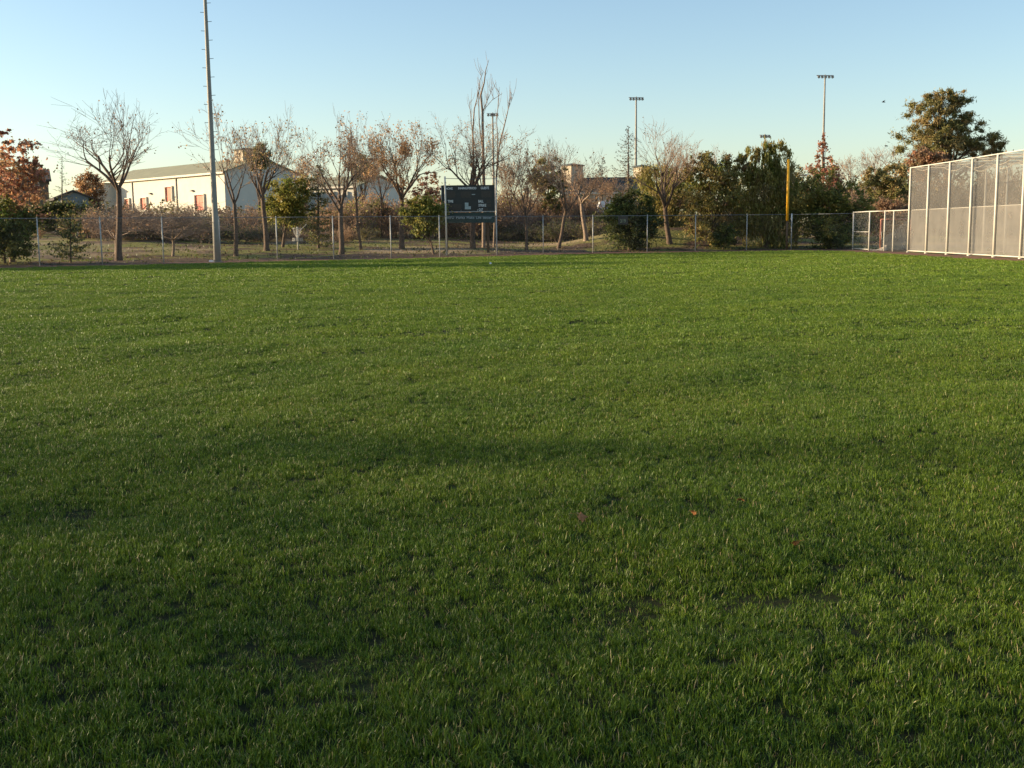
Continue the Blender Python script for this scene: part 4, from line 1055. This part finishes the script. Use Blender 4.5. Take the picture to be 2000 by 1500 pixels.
leafy('pine_tree', 'dark pine clump behind the slim leaning bare tree', (676, 742, 300, 420), PINE, 41, Y=124, nclump=45, nleaf=3000, lsize=.3, lwid=.08, rc=.24, mat='needle', r0=.15, lobes=[(.1, 0, .55, .8, .42)])
leafy('evergreen_shrub', 'dark evergreen shrub before the grey storage building', (714, 762, 392, 440), DKGREEN, 42, Y=100, nclump=40, nleaf=3600, lsize=.16, lwid=.10, rc=.28, cat='shrub', r0=.05)
leafy('red_leaved_tree', 'red brown leaved tree just left of the scoreboard top', (804, 868, 336, 430), RED + TAN, 43, Y=98, full=.55, nclump=60, nleaf=2600, lsize=.15, lwid=.12, rc=.2, r0=.09)
leafy('evergreen_tree', 'olive green cypress clump behind the crooked leaning tree', (1030, 1116, 302, 440), OLIVE + DKGREEN + PINE[:1], 44, Y=98, nclump=70, nleaf=5200, lsize=.19, lwid=.09, rc=.2, r0=.12, lobes=[(-.35, 0, .3, .55, .62), (.4, 0, .35, .5, .5), (.1, 0, -.3, .5, .55)])
conifer('brown_conifer', 'tall brown grey conifer with drooping upturned branches behind the park building', 1227, 246, 384, 50, 45, Y=128, tints=[(.12, .10, .065), (.16, .12, .08), (.085, .08, .055)], nbr=80, droop=.42, upturn=.28, dens=14, lsize=.24, lwid=.08, r0=.2, power=.75, spread=.07)
conifer('brown_conifer', 'short brown grey conifer between the two cream roof turrets', 1176, 308, 384, 24, 46, Y=132, tints=[(.11, .10, .06), (.15, .12, .08)], nbr=44, droop=.38, upturn=.28, dens=12, lsize=.22, lwid=.08, r0=.14, power=.7, spread=.07)
leafy('evergreen_tree', 'dark spreading evergreen behind the 319 distance marker', (1176, 1292, 374, 492), DKGREEN + DKGREEN + GREEN[:1], 47, dscale=.6, base=(1230, 489), nclump=120, nleaf=9500, lsize=.15, lwid=.09, rc=.19, r0=.14)
leafy('willow_tree', 'sunlit yellow green weeping tree behind the large bare tree', (1240, 1362, 320, 466), YGREEN + OLIVE, 48, Y=88, full=1.5, nclump=80, nleaf=7500, lsize=.24, lwid=.06, rc=.2, droop=1.0, r0=.14)
leafy('olive_tree', 'broad olive brown tree between the large bare tree and the willow', (1316, 1464, 294, 482), OLIVE + OLIVE + BROWN[:1] + GREEN[:1], 49, full=.8, dscale=.6, base=(1395, 481.5), nclump=150, nleaf=13500, lsize=.16, lwid=.09, rc=.16, r0=.2, lobes=[(0, 0, -.1, 1, .9), (-.2, 0, .55, .55, .45), (.45, 0, .5, .45, .42)])
leafy('willow_tree', 'tallest drooping green willow left of the foul pole', (1428, 1570, 274, 487), OLIVE + YGREEN + GREEN[:1], 50, full=.85, dscale=.5, base=(1498, 483.5), nclump=150, nleaf=14500, lsize=.25, lwid=.06, rc=.15, droop=1.1, r0=.22, lobes=[(0, 0, -.2, 1, .8), (.1, 0, .55, .55, .45), (-.5, 0, .48, .4, .4)])
leafy('evergreen_tree', 'dark green bushy tree right of the foul pole', (1552, 1702, 345, 487), DKGREEN + GREEN + YGREEN, 51, full=.85, dscale=.5, base=(1625, 483), nclump=140, nleaf=12500, lsize=.15, lwid=.09, rc=.17, r0=.16)
leafy('red_conifer', 'rust red feathery conifer in front of the tallest floodlight tower', (1552, 1662, 262, 400), RED + ORANGE[:1] + BROWN[:1], 52, Y=112, nclump=80, nleaf=4600, lsize=.2, lwid=.13, rc=.17, shape='cone', r0=.16, limbs=30)
leafy('pine_tree', 'large wind leaned pine rising behind the batting cage', (1744, 1974, 154, 345), PINE, 53, Y=104, base=(1850, 0), nclump=150, nleaf=19000, lsize=.32, lwid=.06, rc=.19, mat='needle', r0=.32, zflat=.7,
      lobes=[(-.42, 0, -.35, .52, .60), (-.35, 0, .35, .42, .48), (-.05, 0, .62, .30, .30), (.15, 0, -.2, .42, .45), (.58, 0, -.45, .38, .45), (.82, 0, -.35, .20, .28), (.05, 0, .22, .36, .4)], limbs=30)
leafy('pine_tree', 'smaller pine left of the batting cage behind the gate', (1680, 1784, 318, 432), PINE, 54, Y=92, base=(1748, 0), nclump=70, nleaf=7000, lsize=.28, lwid=.06, rc=.21, mat='needle', r0=.12, lobes=[(.2, 0, .1, .75, .8), (-.55, 0, .45, .45, .4)])
leafy('rust_shrub', 'rust orange shrub below the large pine at the cage corner', (1772, 1850, 292, 352), ORANGE[3:] + ORANGE[:1] + BROWN, 55, Y=98, nclump=50, nleaf=3600, lsize=.18, lwid=.13, rc=.25, cat='shrub', r0=.1)
leafy('rust_shrub', 'rust brown shrub behind the gate beside the cage post', (1700, 1780, 385, 470), BROWN + ORANGE[2:3], 56, Y=86, nclump=70, nleaf=4200, lsize=.13, lwid=.09, rc=.22, cat='shrub', r0=.05)
leafy('evergreen_shrub', 'low green shrub against the fence left of the gate', (1590, 1660, 440, 489), GREEN + DKGREEN, 57, base=(1628, 487), nclump=40, nleaf=3600, lsize=.11, lwid=.08, rc=.28, cat='shrub', r0=.04)
leafy('evergreen_shrub', 'low dark shrub at the foot of the broad olive tree', (1385, 1440, 440, 489), GREEN + DKGREEN, 58, base=(1412, 487), nclump=40, nleaf=3000, lsize=.11, lwid=.08, rc=.28, cat='shrub', r0=.04)

leafy('evergreen_tree', 'dark evergreen filling the gap between olive tree and willow', (1392, 1476, 335, 470), DKGREEN + OLIVE, 64, Y=97, nclump=60, nleaf=5000, lsize=.17, lwid=.10, rc=.24, r0=.12)
leafy('evergreen_tree', 'dark evergreen behind the foul pole', (1505, 1600, 318, 470), OLIVE + DKGREEN, 65, Y=98, nclump=60, nleaf=5500, lsize=.17, lwid=.10, rc=.24, r0=.12)
# ---------------------------------------------------------------- thicket of bare shrubs (copies of a few plants)
def shrub_proto(seed, tints, nl, twig):
    rng = np.random.default_rng(seed); tb = Tubes(); tips = []
    C = dict(CFG); C.update(wob=.2, up=.10, kids=[4, 4, 3], ang=(.3, .9), shr=(.5, .85), rmin=.009, rk=.6)
    for i in range(16):
        a = rng.uniform(0, 6.283); t = rng.uniform(.05, .8); d = np.array([math.sin(t) * math.cos(a), math.sin(t) * math.sin(a), math.cos(t)])
        grow(tb, tips, np.array([rng.normal(0, .22), rng.normal(0, .22), -.05]), d, .85 * rng.uniform(.7, 1.2), .024, 0, 3, rng, C)
    allp = np.concatenate(tb.p); s = 2.0 / np.percentile(allp[:, 2], 99.5); tb.p = [p * s for p in tb.p]
    m1 = tb.build('stems', (0, 0, 0)); m1.materials.append(M[twig])
    P = np.array([t[0] for t in tips]) * s; cen = P[rng.integers(0, len(P), nl)] + rng.normal(0, .1, (nl, 3))
    v, f, t = leaves_at(cen, np.zeros_like(cen), .11, .07, tint_pick(tints, nl, rng), rng)
    m2 = fast_mesh('leaves', v, f, attrs={'tint': t}); m2.materials.append(M['leaf'])
    return m1, m2
PROT = [shrub_proto(71, BROWN, 500, 'twig_grey'), shrub_proto(72, TAN, 900, 'twig_brown'), shrub_proto(73, BROWN + TAN, 700, 'twig_brown'), shrub_proto(74, OLIVE + GREEN, 1500, 'twig_grey'), shrub_proto(75, DKGREEN, 1800, 'twig_grey')]
KIND = ['grey brown twiggy shrub', 'golden tan twiggy shrub', 'reddish brown twiggy shrub', 'olive leaved shrub', 'dark leaved shrub']
rs = np.random.default_rng(99)
def shrub(px, top, Y, k, where, wide=1.0):
    if 1158 < px < 1206: top = max(top, 408)
    m1, m2 = PROT[k]; q = onY(px, 450, Y); z = float(terrain(q[0], Y)); h = max(.8, onY(px, top, Y)[2] - z) / 2.0
    e = thing('twiggy_shrub' if k < 3 else 'leafy_shrub', KIND[k] + ' in the thicket ' + where, 'shrub', (q[0], Y, z), KIND[k] + 's ' + where)
    w = h * wide * rs.uniform(.9, 1.25); a = rs.uniform(0, 6.283)
    e.rotation_euler = (0, 0, a); e.scale = (w, w, h)
    for nm, me in (('stems', m1), ('leaves', m2)):
        o = bpy.data.objects.new(nm, me); COL.objects.link(o); o.parent = e
for px in np.arange(150, 500, 19): shrub(px + rs.uniform(-8, 8), rs.uniform(398, 424), rs.uniform(84, 98), int(rs.choice([0, 0, 1, 3])), 'below the cream warehouse')
for px in np.arange(480, 680, 22): shrub(px + rs.uniform(-8, 8), rs.uniform(392, 425), rs.uniform(92, 104), int(rs.choice([0, 1, 2, 3])), 'between light pole and spruce')
for px in np.arange(650, 1000, 17): shrub(px + rs.uniform(-8, 8), rs.uniform(372, 412), rs.uniform(92, 108), int(rs.choice([1, 1, 2, 3])), 'behind the scoreboard')
for px in np.arange(985, 1190, 13): shrub(px + rs.uniform(-8, 8), rs.uniform(366, 408), rs.uniform(93, 108), int(rs.choice([1, 2, 2, 0])), 'right of the scoreboard')
for px in np.arange(960, 1170, 24): shrub(px + rs.uniform(-8, 8), rs.uniform(428, 452), rs.uniform(90, 96), int(rs.choice([3, 4, 1])), 'low at the right of the scoreboard', 1.3)
for px in np.arange(185, 720, 31): shrub(px + rs.uniform(-10, 10), rs.uniform(436, 458), rs.uniform(84, 92), int(rs.choice([0, 3, 4, 2])), 'low on the bank behind the left fence', 1.5)
for px in np.arange(20, 160, 20): shrub(px + rs.uniform(-8, 8), rs.uniform(420, 445), rs.uniform(90, 100), int(rs.choice([4, 0, 2])), 'at the far left')
for px in np.arange(1300, 1720, 26): shrub(px + rs.uniform(-8, 8), rs.uniform(405, 450), rs.uniform(91, 104), int(rs.choice([4, 4, 3, 0])), 'under the green trees')
for px in np.arange(1640, 2080, 17): shrub(px + rs.uniform(-8, 8), rs.uniform(322, 372), rs.uniform(96, 112), int(rs.choice([0, 0, 1, 2])), 'behind the batting cage', .8)

# far wood that closes the view
def far_wood():
    rng = np.random.default_rng(5); V = []; O = []; T = []
    tp = [(-300, 400), (0, 396), (100, 402), (190, 402), (480, 408), (700, 398), (1000, 385), (1200, 392), (1400, 380), (1600, 372), (1750, 340), (1850, 322), (2400, 318)]
    for i in range(900):
        px = rng.uniform(-350, 2400); Y = rng.uniform(116, 124); q = onY(px, 450, Y); zg = float(terrain(q[0], Y))
        zt = onY(px, np.interp(px, [t[0] for t in tp], [t[1] for t in tp]) + rng.uniform(-4, 12), Y)[2]
        z = zg + (zt - zg) * rng.random(); r_ = rng.uniform(.5, 1.0); k = 34
        d = nrm(rng.normal(size=(k, 3))); c = np.array([q[0], Y, z]) + d * r_ * rng.random((k, 1)) ** .4
        c[:, 2] = np.maximum(c[:, 2], zg); V.append(c); O.append(d)
        b_ = np.array([(.19, .13, .085), (.16, .12, .08), (.23, .16, .09), (.08, .08, .04), (.10, .10, .045)][rng.integers(0, 5)]); T.append(np.repeat(b_[None], k, 0))
    v, f, t = leaves_at(np.concatenate(V), np.concatenate(O), .34, .2, np.concatenate(T), rng)
    o = link('distant_wood', fast_mesh('distant_wood', v, f, attrs={'tint': t}), M['leaf']); tag(o, 'distant brown and green wood closing the view behind the thicket', 'wood', kind='stuff')
far_wood()
# weeds and dry grass on the bank behind the fence
def weeds():
    rng = np.random.default_rng(8); n = 8000
    px = rng.uniform(-150, 1760, n); x = np.interp(px, [-150, 1760], [-38, 32]) ; d = 1.2 + 24 * rng.random(n) ** 1.3
    y = fence_y(x) + d; k = vnoise(x, y, 4.0, 12) + rng.normal(0, .4, n) > -.05; x, y = x[k], y[k]; n = len(x)
    z = terrain(x, y); h = rng.uniform(.04, .14, n); a = rng.uniform(0, 3.1416, n); w = rng.uniform(.03, .08, n)
    lean_ = rng.normal(0, .06, (n, 2)); dx = np.cos(a) * w; dy = np.sin(a) * w
    v = np.stack([np.stack([x - dx, y - dy, z - .02], -1), np.stack([x + dx, y + dy, z - .02], -1), np.stack([x + dx * .3 + lean_[:, 0], y + dy * .3 + lean_[:, 1], z + h], -1), np.stack([x - dx * .3 + lean_[:, 0], y - dy * .3 + lean_[:, 1], z + h], -1)], 1)
    g_ = vnoise(x, y, 6.0, 4)[:, None] + rng.normal(0, .3, (n, 1)) > .1
    t = np.where(g_, np.array([[.15, .11, .06]]), np.array([[.085, .10, .028]])) * rng.uniform(.7, 1.25, (n, 1))
    t = np.repeat(np.concatenate([t, np.ones((n, 1))], 1), 4, 0)
    o = link('weeds', fast_mesh('weeds', v.reshape(-1, 3), np.arange(4 * n).reshape(-1, 4), attrs={'tint': t}), M['leaf']); tag(o, 'weeds and dry grass on the bank behind the fence', 'weeds', kind='stuff')
weeds()
# trees added out of view on the left to cast shadows across the grass
def shade_tree(label, x, y, h, w, z0, n, seed):
    rng = np.random.default_rng(seed); b = np.array([x, y, float(terrain(x, y))]); e = thing('shade_tree', label, 'tree', b, 'trees left of the field')
    C = crown_mesh(e, b, b + UP * (h + z0) / 2, np.array([w, w, (h - z0) / 2]), GREEN + OLIVE, rng, 70, n, .34, .24, .24, 0, 'leaf')
    tb = Tubes(); tr = [b + UP * (z0 + 2) * u - UP * .1 for u in np.linspace(0, 1, 5)]; tb.add(tr, np.linspace(.28, .16, 5))
    for c in C[:20]: tb.add([tr[3], tr[3] * .5 + c * .5 + UP * .4, c], [.10, .06, .02])
    link('trunk', tb.build('trunk', b), M['bark'], e)
shade_tree('leafy tree beyond the left end of the outfield fence', -47, 56.6, 12.5, 3.4, 1.0, 15000, 61)
shade_tree('tall open tree added out of view far left to shade the foreground grass', -68, 11.3, 20.5, 3.3, 7.5, 1250, 62)
shade_tree('narrow tall tree added out of view far left to cast a shadow band', -74, 15.4, 21.0, 1.5, 5, 560, 63)

# ---------------------------------------------------------------- small things
def maple_leaf(px, py, size, rz, tilt, label, lift=.05):
    p = flat(px, py); z = float(undul(np.array(p[0]), np.array(p[1]))) + lift
    n = 18; pts = [(0, 0, 0)]
    for i in range(n):
        a = 6.283 * i / n; r_ = (.5 + .5 * abs(math.cos(a * 2.5))) * size / 2 * (.85 if i % 2 else 1.05)
        pts.append((r_ * math.cos(a), r_ * math.sin(a), .18 * size * (math.cos(2 * a) * .5 + (r_ / size) ** 2)))
    g_ = Geo().add(pts, [(0, i, i % n + 1) for i in range(1, n + 1)])
    g_.tube([(-.0, 0, 0), (-size * .45, -.02 * size, .1 * size), (-size * .85, .05 * size, .05 * size)], size * .015, 4)
    me = g_.mesh('fallen_leaf'); me.materials.append(M['dead_leaf'])
    o = bpy.data.objects.new('fallen_leaf', me); COL.objects.link(o); o.location = (p[0], p[1], z); o.rotation_euler = (tilt, .3, rz); tag(o, label, 'leaf', 'fallen leaves on the turf')
maple_leaf(1135, 1033, .075, .4, .7, 'biggest red fallen leaf on the grass near the picture centre')
maple_leaf(1353, 1021, .05, 2.0, .9, 'small orange fallen leaf right of the biggest red leaf')
maple_leaf(1447, 997, .06, 1.2, .1, 'dull brown fallen leaf farthest away of the four leaves')
maple_leaf(1553, 1090, .05, 3.0, .9, 'small orange fallen leaf nearest the right edge of the picture')
def lump(name, px, py, r_, mat, label, cat):
    p = flat(px, py); rr = np.random.default_rng(3); v = []; f = []; m, n = 7, 12
    for j in range(m + 1):
        for k in range(n):
            a = 6.283 * k / n; b_ = math.pi * j / m; v.append(p + r_ * np.array([math.sin(b_) * math.cos(a), math.sin(b_) * math.sin(a), math.cos(b_) + .9 + .3]))
    f = [(j * n + k, j * n + (k + 1) % n, (j + 1) * n + (k + 1) % n, (j + 1) * n + k) for j in range(m) for k in range(n)]
    return p, Geo().add(v, f)
p, gg = lump('baseball', 958, 517.5, .055, 'white_paint', '', '')
bl_ = thing('baseball', 'small white ball lying on the far grass before the scoreboard', 'ball', p)
part('cover', gg, M['white_paint'], bl_, True)
part('stitching', Geo().tube([p + UP * .066 + .0565 * np.array([math.cos(a), math.sin(a) * .8, .55 * math.sin(2 * a)]) for a in np.linspace(0, 6.283, 25)], .003, 4, False), M['dead_leaf'], bl_)
for (px, py, fl, lab) in ((1725.5, 199.5, .1, 'higher dark bird flying left of the large pine'), (1730.5, 285, -.15, 'lower dark bird flying left of the large pine')):
    c = onY(px, py, 85); e = thing('bird', lab, 'bird', c, 'birds in flight')
    part('body', Geo().tube([c + np.array([-.13, 0, 0]), c + np.array([-.07, 0, .012]), c + np.array([.02, 0, .01]), c + np.array([.10, 0, 0]), c + np.array([.16, 0, .005])], [.008, .035, .042, .026, .006], 8), M['bird'], e, True)
    for s_ in (-1, 1):
        part('wing', Geo().add([c + np.array([-.04, 0, .02]), c + np.array([.05, 0, .02]), c + np.array([.06, s_ * .13, .07 + fl * .3]), c + np.array([.09, s_ * .24, .04 + fl]), c + np.array([-.01, s_ * .14, .065 + fl * .3])], [(0, 1, 2, 4), (4, 2, 3)]), M['bird'], e)
# small street lamp among the trees
c = onY(1572, 343, 118); zg = float(terrain(c[0], 118))
sl_ = thing('street_lamp', 'small white headed lamp post between the willow and the rust red conifer', 'street lamp', (c[0], 118, zg))
part('post', Geo().tube([np.array([c[0] + .25, 118, zg - .1]), np.array([c[0] + .25, 118, c[2]])], .06, 8), M['pole_steel'], sl_, True)
part('lamp_head', Geo().box((c[0] - .02, 118, c[2] + .03), .36, .16, .09), M['white_paint'], sl_)
